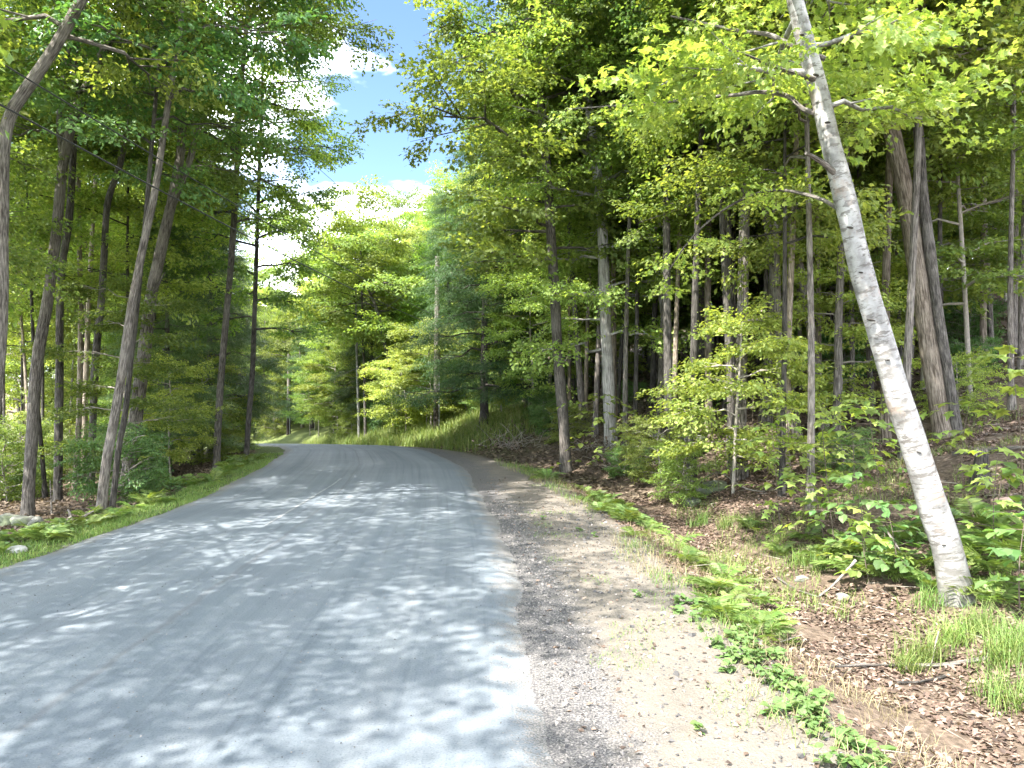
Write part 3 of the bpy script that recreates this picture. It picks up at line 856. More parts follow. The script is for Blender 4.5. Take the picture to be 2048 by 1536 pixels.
# ------------------------------------------------------------------ kinds of forest tree, copied over the woods
def stem(h, lean=.03, n=16):
    t = np.linspace(0, 1, n)
    a, b = RNG.uniform(0, 6.28, 2)
    x = lean * h * t ** 1.5 * math.cos(a) + .10 * np.sin(t * 5 + a) * t
    y = lean * h * t ** 1.5 * math.sin(a) + .10 * np.sin(t * 6 + b) * t
    return np.stack([x, y, t * h - .15], -1)
KINDS = {}
def make_kind(key, h, r, leaf, bark, **p):
    path = stem(h, p.pop('lean', .035))
    t = np.linspace(0, 1, len(path))
    rad = r * (1 - t) ** .8 + .012
    rad *= 1 + .5 * np.exp(-t * h / (r * 2.2))
    tb, cb = grow(path, rad, dict(dict(limbs=24, start=.4, reach=2.8, per=3.0, kind='diamond'), **p))
    KINDS.setdefault(key, []).append((tb.mesh('trunk', [bark]), cb.mesh('crown', [leaf, TWIG]), h, p.get('reach', 2.8)))
for q in range(3): make_kind('tall', 15 + q, .10 + .015 * q, (LEAF_BRIGHT, LEAF_BRIGHT, LEAF_MID)[q], (BARK_BROWN, BARK_GREY, BARK_BROWN)[q], limbs=26, start=.36 + .04 * q, reach=2.7, per=2.5)
for q in range(2): make_kind('airy', 14 + q, .12, (LEAF_BRIGHT, LEAF_MID)[q], BARK_GREY, kind='coarse', limbs=14, start=.38, reach=3.2, per=.8, forks=1, sag=.2, size=.9)
for q in range(2): make_kind('slim', 12 + q, .075, (LEAF_BRIGHT, LEAF_MID)[q], (BARK_BROWN, BARK_GREY)[q], limbs=20, start=.4, reach=1.9, per=3.2)
for q in range(2): make_kind('pole', 13 + q, .07 + .02 * q, LEAF_MID, (BARK_BROWN, BARK_GREY)[q], limbs=12, start=.66, reach=1.9, per=3.0)
for q in range(3): make_kind('sapling', 3.6 + q * .9, .028, (LEAF_BRIGHT, LEAF_BRIGHT, LEAF_MID)[q], TWIG_PALE, limbs=14, start=.22, reach=1.35, per=4.2, kind='oval', shape='layer', rise=.35, size=.85, tilt=.15, rolls=.15, forks=2, sag=.2)
for q in range(3): make_kind('thin', 9 + 2 * q, .042 + .008 * q, LEAF_BRIGHT, (BARK_BROWN, BARK_GREY, BARK_TAN)[q], limbs=14, start=.5, reach=1.5, per=3.0)
for q in range(3): make_kind('under', 6.5 + 1.2 * q, .045, (LEAF_BRIGHT, LEAF_MID, LEAF_BRIGHT)[q], (BARK_GREY, BARK_BROWN, TWIG_PALE)[q], limbs=22, start=.22, reach=1.9, per=3.0, kind='oval', shape='layer', rise=.4, tilt=.18, rolls=.2, sag=.2)
for q in range(2): make_kind('bush', 1.5 + .5 * q, .02, (LEAF_DEEP, LEAF_BRIGHT)[q], TWIG_PALE, limbs=14, start=.08, reach=.95, per=5, kind='oval', shape='layer', rise=.6, size=.6, tilt=.3)
for q in range(2): make_kind('hemlock', 13 + 2 * q, .15, NEEDLE, BARK_BROWN, limbs=58, start=.12, reach=2.7, per=4.2, kind='needle', shape='cone', rise=.05, sag=.22, size=1.0, tilt=.16, rolls=.15, forks=2, bare=.15, pitch=-.15)
for q in range(2): make_kind('far', 13 + 2 * q, .14, (LEAF_BRIGHT, LEAF_MID)[q], BARK_GREY, limbs=26, start=.18, reach=3.0, per=2.4, kind='coarse', shape='round')

PLACED = []        # (x, y)
FILL = []          # (root, kind, region)
for r_, f_, l_ in HEROES: PLACED.append((f_.x, f_.y))
def plant(kind, x, y, sc=1.0, region='right', name=None, cat='tree', idx=None):
    v = KINDS[kind]
    tm, cm, h, reach = v[idx if idx is not None else random.randrange(len(v))]
    root = empty(name or {'hemlock': 'hemlock_tree', 'sapling': 'maple_sapling', 'bush': 'shrub', 'thin': 'slender_tree', 'under': 'small_maple', 'pole': 'bare_stemmed_tree'}.get(kind, 'maple_tree'), (x, y, T(x, y) - .03))
    root.rotation_euler = (random.gauss(0, .025), random.gauss(0, .025), random.uniform(0, 6.28))
    root.scale = (sc, sc, sc * random.uniform(.94, 1.06))
    link('trunk', tm, root); link('crown', cm, root)
    tag(root, None, 'shrub' if kind == 'bush' else cat)
    PLACED.append((x, y))
    FILL.append((root, kind, region, h * sc))
    return root
def free(x, y, md): return all((x - a) ** 2 + (y - b) ** 2 > md * md for a, b in PLACED)
GAP = ((668 - 1024) / F, (815 - 1024) / F)            # bearing of the open sky above the road
def clear_of_gap(x, y, h, reach):
    if y < 3: return True
    reach += .9
    lo, hi = (x - reach) / y, (x + reach) / y
    if y < 33 and lo < -.085 and hi > -.115: return False
    if y < 53 and (x + reach - .9) / y > -.306 and (x - reach + .9) / y < -.290: return False
    if hi < GAP[0] or lo > GAP[1]: return True
    return (CAM_H * 0 + T(x, y) + h - CAM_H) / y < (768 - 440) / F
def scatter(region, kinds, n, md, xr, yr, ok, scr=(.85, 1.15), tries=6000):
    got = 0
    for _ in range(tries):
        if got >= n: break
        y = random.uniform(*yr); x = random.uniform(*xr)
        if not ok(x, y): continue
        kind = random.choice(kinds)
        s = random.uniform(*scr)
        h, reach = KINDS[kind][0][2] * s, KINDS[kind][0][3] * s * .95
        if not clear_of_gap(x, y, h, reach): continue
        if not free(x, y, md): continue
        plant(kind, x, y, s, region); got += 1
    return got
def in_view(x, y, m=1.2): return y > 2 and abs(x) < .683 * y + m
dR = lambda x, y: float(dist_right(x, y))
dL = lambda x, y: float(dist_left(x, y))

# hemlocks and dark evergreens
for x, y, s in ((-9.8, 24.5, .72), (-9.4, 20.5, .62), (-11.5, 27.5, .9)): plant('hemlock', x, y, s, 'left')
for x, y, s in ((-1.0, 27.0, .95), (-8.2, 44, .8), (-.4, 36.5, .9)): plant('hemlock', x, y, s, 'centre')
# right hillside
scatter('right', ['thin', 'thin', 'pole'], 20, .9, (0, 8), (14.5, 22), lambda x, y: dR(x, y) > 2.6 and .06 * y < x < .34 * y, (1.0, 1.35))
scatter('right', ['under'], 20, 1.8, (0, 16), (12, 22), lambda x, y: 2.8 < dR(x, y) < 9 and in_view(x, y, 0) and (x < .27 * y or y > 14.5), (.75, 1.15))
scatter('right', ['sapling'], 16, 1.2, (0, 14), (10.5, 20), lambda x, y: 2.6 < dR(x, y) < 6 and in_view(x, y, 0) and (x < .30 * y or y > 15), (.7, 1.1))
scatter('right', ['thin'], 34, 1.0, (0, 16), (11, 22), lambda x, y: 3.0 < dR(x, y) < 8 and in_view(x, y, 0) and (y > 13 or x < .4 * y), (.9, 1.3))
scatter('right', ['under'], 42, 1.6, (0, 24), (12, 34), lambda x, y: dR(x, y) > 3.0 and in_view(x, y, 0) and (x < .25 * y or y > 13.8), (.75, 1.25))
scatter('right', ['tall', 'tall', 'slim', 'pole', 'pole', 'pole'], 50, 1.9, (0, 22), (9, 26), lambda x, y: dR(x, y) > 4.2 and in_view(x, y) and (y > 13.5 or x < .42 * y))
scatter('right', ['tall', 'slim', 'far', 'far'], 62, 2.4, (0, 45), (26, 60), lambda x, y: dR(x, y) > 4 and in_view(x, y) and x > -.10 * y)
scatter('right', ['thin'], 115, .85, (0, 28), (11, 36), lambda x, y: dR(x, y) > 3.2 and in_view(x, y, 0) and (y > 13 or x < .4 * y), (.8, 1.2))
scatter('left', ['thin'], 16, 1.0, (-22, -6), (12, 28), lambda x, y: dL(x, y) > 2.6 and in_view(x, y, 0), (.8, 1.2))
scatter('right', ['sapling'], 32, 1.3, (0, 16), (10, 26), lambda x, y: dR(x, y) > 2.6 and in_view(x, y, 0) and (x < .30 * y or y > 15), (.6, 1.1))
scatter('right', ['bush'], 20, .9, (0, 14), (9, 24), lambda x, y: dR(x, y) > 2.2 and in_view(x, y, 0) and (x < .30 * y or y > 13), (.4, .8))
# left woods
scatter('left', ['slim', 'pole', 'pole'], 22, 1.8, (-22, -6), (10, 27), lambda x, y: dL(x, y) > 2.6 and in_view(x, y) and dL(x, y) < 13)
scatter('left', ['slim', 'far', 'thin'], 11, 2.6, (-40, -10), (27, 50), lambda x, y: dL(x, y) > 2.4 and in_view(x, y) and x < -.40 * y)
scatter('left', ['under'], 9, 1.7, (-18, -6), (15, 30), lambda x, y: 2.6 < dL(x, y) < 12 and in_view(x, y, 0), (.7, 1.1))
scatter('left', ['sapling'], 16, 1.3, (-16, -6), (15, 27), lambda x, y: 2.2 < dL(x, y) < 10 and in_view(x, y, 0) and x > -.6 * y, (.5, .95))
scatter('left', ['bush'], 12, .9, (-14, -6), (14, 26), lambda x, y: 1.6 < dL(x, y) < 7 and in_view(x, y, 0), (.5, .9))
# beyond the bend
scatter('centre', ['far', 'far', 'hemlock', 'far'], 34, 2.4, (-34, 8), (30, 64), lambda x, y: dR(x, y) > 3.0 and x < .02 * y and in_view(x, y), (.6, 1.0))
scatter('centre', ['far'], 30, 3.2, (-60, 6), (64, 105), lambda x, y: dR(x, y) > 3.0 and x < .02 * y and in_view(x, y), (.8, 1.3))
scatter('centre', ['under', 'under', 'sapling'], 22, 1.8, (-34, -6), (38, 75), lambda x, y: 1.8 < dR(x, y) < 12 and in_view(x, y) and x < -.2 * y, (.7, 1.1))
scatter('centre', ['bush', 'sapling'], 26, 1.1, (-22, 2), (24, 48), lambda x, y: 1.6 < dR(x, y) < 4.5 and x < .02 * y and in_view(x, y), (.7, 1.2))
for k in range(900):
    if k == 0: got = 0
    y = random.uniform(40, 74); x = -random.uniform(.20, .42) * y
    if got >= 60 or not (1.0 < dR(x, y)) or not free(x, y, 1.5): continue
    if y < 55 and abs(x / y + .298) < .024: continue
    nearp = y < 57 and abs(x / y + .298) < .06
    plant(random.choice(('bush', 'sapling')) if nearp else random.choice(('under', 'bush', 'sapling', 'hemlock', 'under')), x, y, random.uniform(.7, 1.2) * (.55 if k % 3 == 0 and not nearp else 1), 'centre'); got += 1
# the same woods go on beside and behind the photographer; their crowns shade the road
for x, y, s in ((-7.6, 7.2, 1.0), (-6.9, 5.2, 1.05), (-7.7, 3.0, 1.05), (-6.3, 3.6, .95), (-7.6, -.6, 1.1), (-7.9, -4.5, 1.1), (-10, 9.0, 1.0), (-12, 5.5, 1.1), (-9.5, .5, 1.0), (-13, 1.5, 1.1), (-10, -3, 1.05), (-13, -5, 1.1), (-15, 8, 1.1), (-17, 3, 1.1), (-10.5, -8, 1.05), (-14, -11, 1.1), (6.0, -1.5, 1.0), (8.5, 3.0, 1.0), (7.5, -6, 1.0)):
    plant('airy', x, y, s * .80, 'left' if x < 0 else 'right')

# ------------------------------------------------------------------ utility poles and cables
def utility_pole(px, py, Y, top, w0, w1, label):
    f = ray(px, py, Y)
    gz = T(f.x, f.y)
    root = tag(empty('utility_pole', (f.x, f.y, gz)), label, 'utility pole')
    H = top
    pm = MB()
    t = np.linspace(0, 1, 24)
    tube(pm, np.stack([.006 * H * t, 0 * t, -.3 + t * (H + .3)], -1), np.interp(t, [0, 1], [w0, w1]), 12, 0, True, .03, 3)
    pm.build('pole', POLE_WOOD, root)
    tx = .006 * H
    b = MB()
    tube(b, [(tx - .05, -w1 - .02, H - .7), (tx - .05, -w1 - .25, H - .62)], .018, 6); tube(b, [(tx - .05, -w1 - .02, H - 1.0), (tx - .05, -w1 - .25, H - .64)], .014, 6)
    b.build('bracket', METAL, root)
    im = MB()
    for k in range(3): tube(im, [(tx - .05, -w1 - .22, H - .6 + .05 * k), (tx - .05, -w1 - .22, H - .56 + .05 * k)], .05 - .006 * k, 10)
    im.build('insulator', PORCELAIN, root)
    for z in (H - 2.6, H - 3.0):
        c = MB(); tube(c, [(tx, -w1 - .05, z), (tx, -w1 - .16, z)], .035, 8); tube(c, [(tx, -w1 - .12, z - .06), (tx, -w1 - .12, z + .06)], .02, 6)
        c.build('clamp', METAL, root)
    g = MB(); tube(g, [(tx * .1 + w0 * .75, -w0 * .75, .05), (tx * .5 + w0 * .7, -w0 * .7, 2.6)], .022, 6)
    g.build('conduit', METAL, root)
    return Vector((f.x + tx, f.y - w1 - .14, gz))
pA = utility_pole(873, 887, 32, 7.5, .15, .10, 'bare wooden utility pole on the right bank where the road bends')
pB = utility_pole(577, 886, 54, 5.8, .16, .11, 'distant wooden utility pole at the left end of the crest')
pC = Vector((-7.3, -6, 0))
def cable(a, b, sag, r, label):
    t = np.linspace(0, 1, 48)[:, None]
    p = np.array(a) * (1 - t) + np.array(b) * t
    p[:, 2] -= sag * 4 * (t[:, 0] * (1 - t[:, 0]))
    m = MB(); tube(m, p, r, 5)
    tag(m.build('overhead_cable', CABLE), label, 'cable')
cable(pA + Vector((0, -.1, 6.94)), pC + Vector((0, 0, 8.9)), .45, .006, 'thin power line crossing the sky gap from the nearer pole top')
cable(pA + Vector((0, 0, 4.9)), pC + Vector((0, 0, 6.6)), .35, .010, 'upper black phone cable slanting through the left trees to the nearer pole')
cable(pA + Vector((0, 0, 4.5)), pC + Vector((.1, 0, 6.1)), .40, .012, 'lower black phone cable slanting through the left trees to the nearer pole')
cable(pA + Vector((0, 0, 4.7)), pB + Vector((0, 0, 3.1)), .5, .012, 'black phone cable running from the nearer pole to the distant pole')
cable(pA + Vector((0, 0, 6.94)), pB + Vector((0, 0, 5.24)), .5, .007, 'thin power line running from the nearer pole to the distant pole')

# ------------------------------------------------------------------ stones, logs, sticks
def stone_mesh(sx, sy, sz, seed, mat, n=2):
    import bmesh
    bm = bmesh.new()
    bmesh.ops.create_icosphere(bm, subdivisions=3, radius=1)
    for v in bm.verts:
        c = np.array(v.co)
        k = 1 + .28 * float(vnoise(c[0] * 1.3 + seed, c[1] * 1.3 + c[2] * 1.7, seed)) + .10 * float(vnoise(c[0] * 3.1 + c[2] * 2, c[1] * 3.1 + seed, seed + 1))
        for ax in range(3): c[ax] = math.copysign(abs(c[ax]) ** .75, c[ax])
        v.co = Vector((c[0] * sx * k, c[1] * sy * k, c[2] * sz * k))
    me = bpy.data.meshes.new('stone')
    bm.to_mesh(me); bm.free()
    for p in me.polygons: p.use_smooth = True
    me.materials.append(mat)
    return me
def stone(px, py, w, h, mat, label, group=None, name='boulder', cat='rock', Y=None, deep=.8):
    g = ground_at(px, py) if Y is None else None
    if g is None:
        q = ray(px, py, Y); g = Vector((q.x, Y, T(q.x, Y)))
    s = g.y / F
    o = link(name, stone_mesh(w * s / 2, w * s / 2 * deep, h * s * .5, random.randrange(999), mat), None, (g.x, g.y + w * s * .3, g.z + h * s * .16), (random.uniform(-.15, .15), random.uniform(-.15, .15), random.uniform(-.4, .4)))
    return tag(o, label, cat, group)
stone(10, 1052, 52, 34, STONE_MOSS, 'grey green boulder cut by the left edge of the picture', 'mossy stones of the old wall')
stone(40, 1056, 44, 34, STONE_MOSS, 'middle boulder of the three mossy stones at the left', 'mossy stones of the old wall')
stone(66, 1058, 30, 30, STONE, 'right hand boulder of the three mossy stones at the left', 'mossy stones of the old wall')
stone(26, 1106, 40, 18, STONE_WHITE, 'white flat stone lying in the grass by the left road edge')
stone(86, 1064, 34, 16, STONE, 'small grey stone at the end of the gnarled log', deep=.6)
stone(165, 1048, 22, 10, STONE, 'small flat stone in the verge under the leaning pair')
stone(1345, 892, 70, 40, STONE, 'pale sunlit boulder, largest of the row behind the brush')
stone(1300, 898, 46, 26, STONE, 'pale boulder at the left end of the row behind the brush')
stone(1392, 888, 42, 26, STONE, 'pale boulder at the right end of the row behind the brush')
stone(1430, 985, 58, 34, STONE_MOSS, 'low mossy boulder under the arching dry stick')
stone(1386, 1012, 34, 20, STONE_MOSS, 'small mossy stone just above the ferny ditch edge')
stone(2012, 1012, 42, 22, STONE_RED, 'reddish angular stone at the right edge behind the ferns')
stone(1606, 1165, 26, 16, STONE, 'pale stone in the dry leaves of the ditch')
stone(1688, 1200, 24, 18, STONE, 'pale knobbly stone beside the leaning grey stick in the ditch')

def stick(name, pts, w0, w1, mat, label, cat='stick', lift=.02, twigs=()):
    P = []
    for q in pts:
        g = ground_at(q[0], q[1])
        P.append(np.array([g.x, g.y, g.z + lift + (q[2] if len(q) > 2 else 0)]))
    o0 = P[0].copy()
    root = tag(empty(name, tuple(o0)), label, cat)
    path = smooth_path([p - o0 for p in P], max(10, 6 * len(P)))
    Ym = float(np.mean([p[1] for p in P]))
    m = MB(); tube(m, path, np.linspace(w0, w1, len(path)) / F * Ym / 2, 8, 0, True, .25, random.random() * 9)
    m.build('stem', mat, root)
    for t, dx, dy, dz, l in twigs:
        a = path[int(t * (len(path) - 1))]
        e = a + np.array([dx, dy, dz]) * l
        m = MB(); tube(m, smooth_path([a, (a + e) / 2 + np.array([0, 0, .03 * l]), e], 6), np.linspace(w0 * .5, w1 * .4, 6) / F * Ym / 2, 6, 0, True, .2)
        m.build('twig', mat, root)
    return root
stick('fallen_branch', [(1650, 1342), (1720, 1339), (1800, 1338), (1890, 1336), (1975, 1325)], 5, 9, DEAD_WOOD, 'long pale fallen branch lying in the brown ditch under the birch', 'branch', .03,
      ((.35, -.4, .25, .12, .35), (.75, .5, .6, .5, .4), (.6, -.2, -.5, .1, .3)))
stick('fallen_branch', [(1796, 1370), (1840, 1369), (1890, 1360)], 5, 6, BARK_BROWN, 'short dark branch lying just below the long pale one', 'branch', .02, ((.5, .4, -.3, .2, .12),))
stick('dry_stick', [(1380, 985), (1420, 978, .25), (1445, 980, .28), (1490, 992, .12), (1530, 990, .03)], 3.5, 3, DEAD_WOOD, 'thin dry stick arching over the mossy boulder')
stick('dry_stick', [(1828, 1160), (1800, 1128, .12), (1775, 1110, .26)], 6, 4, DEAD_WOOD, 'pale broken stick propped in the ferns left of the birch foot', twigs=((.5, -.8, .1, .3, .15),))
stick('dry_stick', [(1640, 1196), (1676, 1190, .14), (1712, 1180, .30)], 5, 6, DEAD_WOOD, 'leaning grey stick rising from the ditch leaves', twigs=((.6, .5, .1, .5, .2),))
stick('dry_stick', [(1555, 1160), (1590, 1182), (1640, 1200)], 5, 4, BARK_BROWN, 'dark stick half buried in the ditch leaves')
stick('fallen_log', [(1905, 915), (1970, 908), (2070, 900)], 8, 7, BARK_BROWN, 'dark log lying across the slope at the right edge', 'log', .05)
stick('fallen_log', [(98, 1072), (140, 1055), (175, 1040)], 15, 10, DEAD_WOOD, 'gnarled grey log lying in the left verge', 'log', .06, ((.3, .3, .5, .5, .25), (.6, -.4, .3, .6, .3), (.8, .6, .2, .4, .3)))
stick('dry_stick', [(104, 1031), (102, 1030, .3), (100, 1029, .62)], 3.5, 2, DEAD_WOOD, 'thin bare upright stick just right of the trunk behind the mossy stones')
# rotten stump on the right
g = ground_at(1962, 965)
root = tag(empty('tree_stump', (g.x, g.y, g.z)), 'dark rotten stump with a pale broken top, right of the birch', 'stump')
m = MB()
zz = np.array([-.1, .02, .15, .3, .40])
tube(m, np.stack([.02 * zz, .0 * zz, zz], -1), [.16, .125, .10, .095, .085], 14, 0, True, .35, 4)
m.build('trunk', BARK_BROWN, root)
m = MB()
for k in range(9):
    a = k / 9 * 6.28
    b = np.array([math.cos(a) * .07, math.sin(a) * .07, .36])
    tube(m, [b, b + np.array([0, 0, random.uniform(.05, .13)])], [.022, .004], 5)
m.build('splinter_rim', DEAD_WOOD, root)

def brush_pile(px, py, n, size, label):
    g = ground_at(px, py)
    root = tag(empty('brush_pile', tuple(g)), label, 'brush pile')
    for mat, nm, cnt in ((TWIG_PALE, 'twig', n), (LITTER, 'dead_foliage', 0)):
        m = MB()
        if cnt:
            for k in range(cnt):
                a, e = random.uniform(0, 6.28), random.uniform(-.1, .9)
                l = random.uniform(.3, 1) * size
                o = np.array([random.gauss(0, .4) * size, random.gauss(0, .3) * size, random.uniform(0, .18) * size])
                d = np.array([math.cos(a) * math.cos(e), math.sin(a) * math.cos(e), math.sin(e)])
                tube(m, smooth_path([o, o + d * l * .5 + np.array([0, 0, .08 * l]), o + d * l], 5), np.linspace(.008, .003, 5), 4, 0, False)
            o = m.build(nm + 's', mat, root); o.name = 'tangled_stems'; o['kind'] = 'stuff'
        else:
            k = 260
            pos = np.stack([RNG.normal(0, .45, k) * size, RNG.normal(0, .35, k) * size, np.abs(RNG.normal(.12, .16, k)) * size], -1)
            v, f = put(*leaf_tpl('oval'), pos, rot_mats(RNG.uniform(0, 6.3, k), RNG.normal(0, .7, k), RNG.normal(0, .7, k)), RNG.uniform(.05, .11, k))
            m.add(v, f, 0, None, False)
            o = m.build(nm, mat, root); o['kind'] = 'stuff'
brush_pile(1262, 935, 90, .9, 'tangle of dry reddish stems right of the sunlit leaning shrub')
brush_pile(1030, 900, 70, 1.0, 'reddish brush heap on the bank left of the mottled roadside trunk')
brush_pile(1200, 905, 60, .8, 'dry twig tangle beneath the sunlit leaning shrub')

# ------------------------------------------------------------------ near saplings: every leaf a part
MAPLE_LEAF = []
for q in range(3):
    v, f = leaf_tpl('maple'); v = v * np.array([1, 1, 1]) ; v[:, 2] += .10 * (RNG.uniform(0, 1, len(v)) - .5); v[:, 2] -= .10 * v[:, 1] ** 2 * q
    m = MB(); m.add(v, f, 0, None, False)
    MAPLE_LEAF.append({k: m.mesh('maple_leaf', [k]) for k in (LEAF_BRIGHT, LEAF_MID, LEAF_DEEP)})
ROUND_LEAF = []
for q in range(3):
    v, f = leaf_tpl('oval'); v = v * np.array([1.45, 1, 1.1]); v[3, 2] -= .06 * q
    m = MB(); m.add(v, f, 0, None, False)
    ROUND_LEAF.append({k: m.mesh('round_leaf', [k]) for k in (WEED, LEAF_MID, LEAF_DEEP, LEAF_BRIGHT)})
def leafy_sapling(name, label, foot, top, twigs, leaf_set, mat, size, reach, start=.3, cat='sapling', n_leaf=6, sag=.15, stem_r=.008, group=None):
    foot, top = np.array(foot, float), np.array(top, float)
    root = tag(empty(name, tuple(foot)), label, cat, group)
    h = top - foot
    path = smooth_path([np.array([0, 0, -.05]), h * .5 + RNG.normal(0, .03, 3), h], 12)
    m = MB(); tube(m, path, np.linspace(stem_r, stem_r * .35, 12), 6, 0, False)
    a = random.uniform(0, 6.28)
    spots = []
    for k in range(twigs):
        t = start + (1 - start) * (k + .8) / twigs
        o = path[min(int(t * 11), 11)]
        a += 2.4 if k % 2 else math.pi
        l = reach * random.uniform(.65, 1.1) * (1.15 - .5 * t)
        d = np.array([math.cos(a), math.sin(a), random.uniform(.0, .3)])
        tw = smooth_path([o, o + d * l * .5, o + d * l - np.array([0, 0, sag * l])], 6)
        tube(m, tw, np.linspace(stem_r * .45, stem_r * .2, 6), 4, 0, False)
        for q in range(n_leaf):
            u = .2 + .8 * (q // 2 + .6) / ((n_leaf + 1) // 2)
            p = np.array([np.interp(min(u, 1), np.linspace(0, 1, 6), tw[:, c]) for c in range(3)])
            spots.append((p, a - math.pi / 2 + (1 if q % 2 else -1) * random.uniform(.3, 1.1)))
    for q in range(3): spots.append((path[-1], random.uniform(0, 6.28)))
    m.build('stem', TWIG, root)
    for p, yw in spots:
        link('leaf', random.choice(leaf_set)[mat], root, tuple(p), (random.gauss(-.25, .22), random.gauss(0, .25), yw), size * random.uniform(.65, 1.15))
    return root
def at_px(px, py, lo=3): return ground_at(px, py, lo)
def up(g, dx, dy, dz): return (g.x + dx, g.y + dy, g.z + dz)
g = at_px(1735, 1150); leafy_sapling('hobblebush_shrub', 'broad leaved green shrub just left of the birch trunk', g, up(g, -.1, .1, 1.15), 13, ROUND_LEAF, LEAF_DEEP, .135, .85, .15, 'shrub', 7)
g = at_px(1800, 1165); leafy_sapling('hobblebush_shrub', 'low broad leaved shrub touching the left side of the birch', g, up(g, -.1, .1, .85), 9, ROUND_LEAF, LEAF_DEEP, .12, .55, .2, 'shrub', 6)
g = at_px(1650, 1085); leafy_sapling('hobblebush_shrub', 'smaller broad leaved shrub at the outer left of the birch thicket', g, up(g, -.15, .1, .9), 10, ROUND_LEAF, LEAF_MID, .125, .75, .2, 'shrub', 6)
g = at_px(1705, 1060); leafy_sapling('maple_sapling', 'young maple with flat leaf tiers standing behind the shrub left of the birch', g, up(g, .05, .2, 1.75), 14, MAPLE_LEAF, LEAF_BRIGHT, .15, 1.1, .3, 'sapling', 6)
g = at_px(1590, 1030); leafy_sapling('maple_sapling', 'thin young maple with a pale stem on the slope left of the birch thicket', g, up(g, -.1, .1, 1.7), 11, MAPLE_LEAF, LEAF_BRIGHT, .145, 1.0, .4, 'sapling', 6)
g = at_px(1672, 1105); leafy_sapling('maple_sapling', 'full young maple filling the middle of the thicket left of the birch', g, up(g, -.15, .1, 1.75), 16, MAPLE_LEAF, LEAF_BRIGHT, .14, 1.0, .25, 'sapling', 7)
g = at_px(1775, 1110); leafy_sapling('maple_sapling', 'young maple whose upper leaves touch the left edge of the birch trunk', g, up(g, -.2, .1, 1.85), 14, MAPLE_LEAF, LEAF_MID, .14, .85, .35, 'sapling', 7)
g = at_px(1560, 1050); leafy_sapling('maple_sapling', 'leafy young maple at the outer left end of the thicket', g, up(g, -.1, .1, 1.5), 13, MAPLE_LEAF, LEAF_MID, .13, .9, .3, 'sapling', 7)
g = at_px(1740, 1170); leafy_sapling('hobblebush_shrub', 'low sunlit broad leaved shrub in front of the thicket', g, up(g, -.1, 0, .7), 9, ROUND_LEAF, LEAF_BRIGHT, .12, .5, .2, 'shrub', 7)
g = at_px(1990, 1130); leafy_sapling('maple_sapling', 'small maple with bright leaves right of the birch among the ferns', g, up(g, .1, .1, 1.2), 10, MAPLE_LEAF, LEAF_BRIGHT, .14, .6, .4, 'sapling', 6)
g = at_px(1440, 990); leafy_sapling('maple_sapling', 'spindly young maple by the low mossy boulder', g, up(g, -.25, 0, 2.1), 8, MAPLE_LEAF, LEAF_MID, .13, .8, .55, 'sapling', 5)
g = at_px(2046, 1060); leafy_sapling('maple_sapling', 'young maple with big pale leaves at the right edge of the picture', g, up(g, -.15, 0, 2.05), 8, MAPLE_LEAF, LEAF_BRIGHT, .20, .60, .62, 'sapling', 6)
g = at_px(1990, 1075); leafy_sapling('hobblebush_shrub', 'broad leaved plant low at the right edge behind the ferns', g, up(g, .1, 0, .85), 8, ROUND_LEAF, LEAF_MID, .16, .5, .3, 'shrub', 6)
g = at_px(2040, 1235); leafy_sapling('hobblebush_shrub', 'broad leaved plant cut by the right edge beside the tall grass', g, up(g, .05, 0, .95), 8, ROUND_LEAF, LEAF_DEEP, .15, .45, .35, 'shrub', 6)
g = at_px(1925, 965); leafy_sapling('maple_sapling', 'young maple with level sunlit leaves behind the rotten stump', g, up(g, .1, 0, 1.1), 9, MAPLE_LEAF, LEAF_BRIGHT, .15, .8, .5, 'sapling', 6)
g = at_px(1215, 945); leafy_sapling('beech_sapling', 'bright sunlit leaning shrub beside the mottled roadside trunk', g, up(g, -.35, -.2, 1.9), 22, ROUND_LEAF, LEAF_BRIGHT, .15, 1.25, .08, 'shrub', 9, .3)
g = at_px(1285, 930); leafy_sapling('beech_sapling', 'smaller bright shrub between the sunlit leaning shrub and the boulders', g, up(g, -.2, -.1, 1.3), 14, ROUND_LEAF, LEAF_BRIGHT, .14, .9, .1, 'shrub', 8, .3)
g = at_px(1500, 960); leafy_sapling('maple_sapling', 'young maple with dark thin stem in front of the sunlit boulders', g, up(g, .1, .1, 1.9), 10, MAPLE_LEAF, LEAF_MID, .14, .95, .5, 'sapling', 6)

# ------------------------------------------------------------------ ferns
def frond_mesh(L, n, rng):
    m = MB()
    t = np.linspace(0, 1, 10)
    arch = np.stack([0 * t, L * (t - .12 * t ** 2), L * (.62 * t - .75 * t ** 2)], -1)
    tube(m, arch, np.linspace(.004, .0015, 10), 3, 1, False)
    tv = np.array([(0, 0, 0), (-.10, .35, .02), (0, 1, -.06), (.10, .35, .02)]); tf = np.array([(0, 3, 2), (0, 2, 1)])
    pos, R, sc = [], [], []
    A = []
    for k in range(n):
        u = .16 + .84 * k / n
        p = np.array([np.interp(u, t, arch[:, c]) for c in range(3)])
        for s in (-1, 1):
            A.append((s * (-1.35 + .45 * u), -.15 + rng.normal(0, .12), s * .15)); pos.append(p)
            sc.append(L * .34 * math.sin(math.pi * (u * .93 + .05)) ** .7 * rng.uniform(.85, 1.1))
    A = np.array(A)
    v, f = put(tv, tf, np.array(pos), rot_mats(A[:, 0], A[:, 1], A[:, 2]), np.array(sc))
    m.add(v, f, 0, None, False)
    return m.mesh('frond', [FERN, PITH])
FRONDS = [frond_mesh(1.0, 19, RNG) for _ in range(4)]
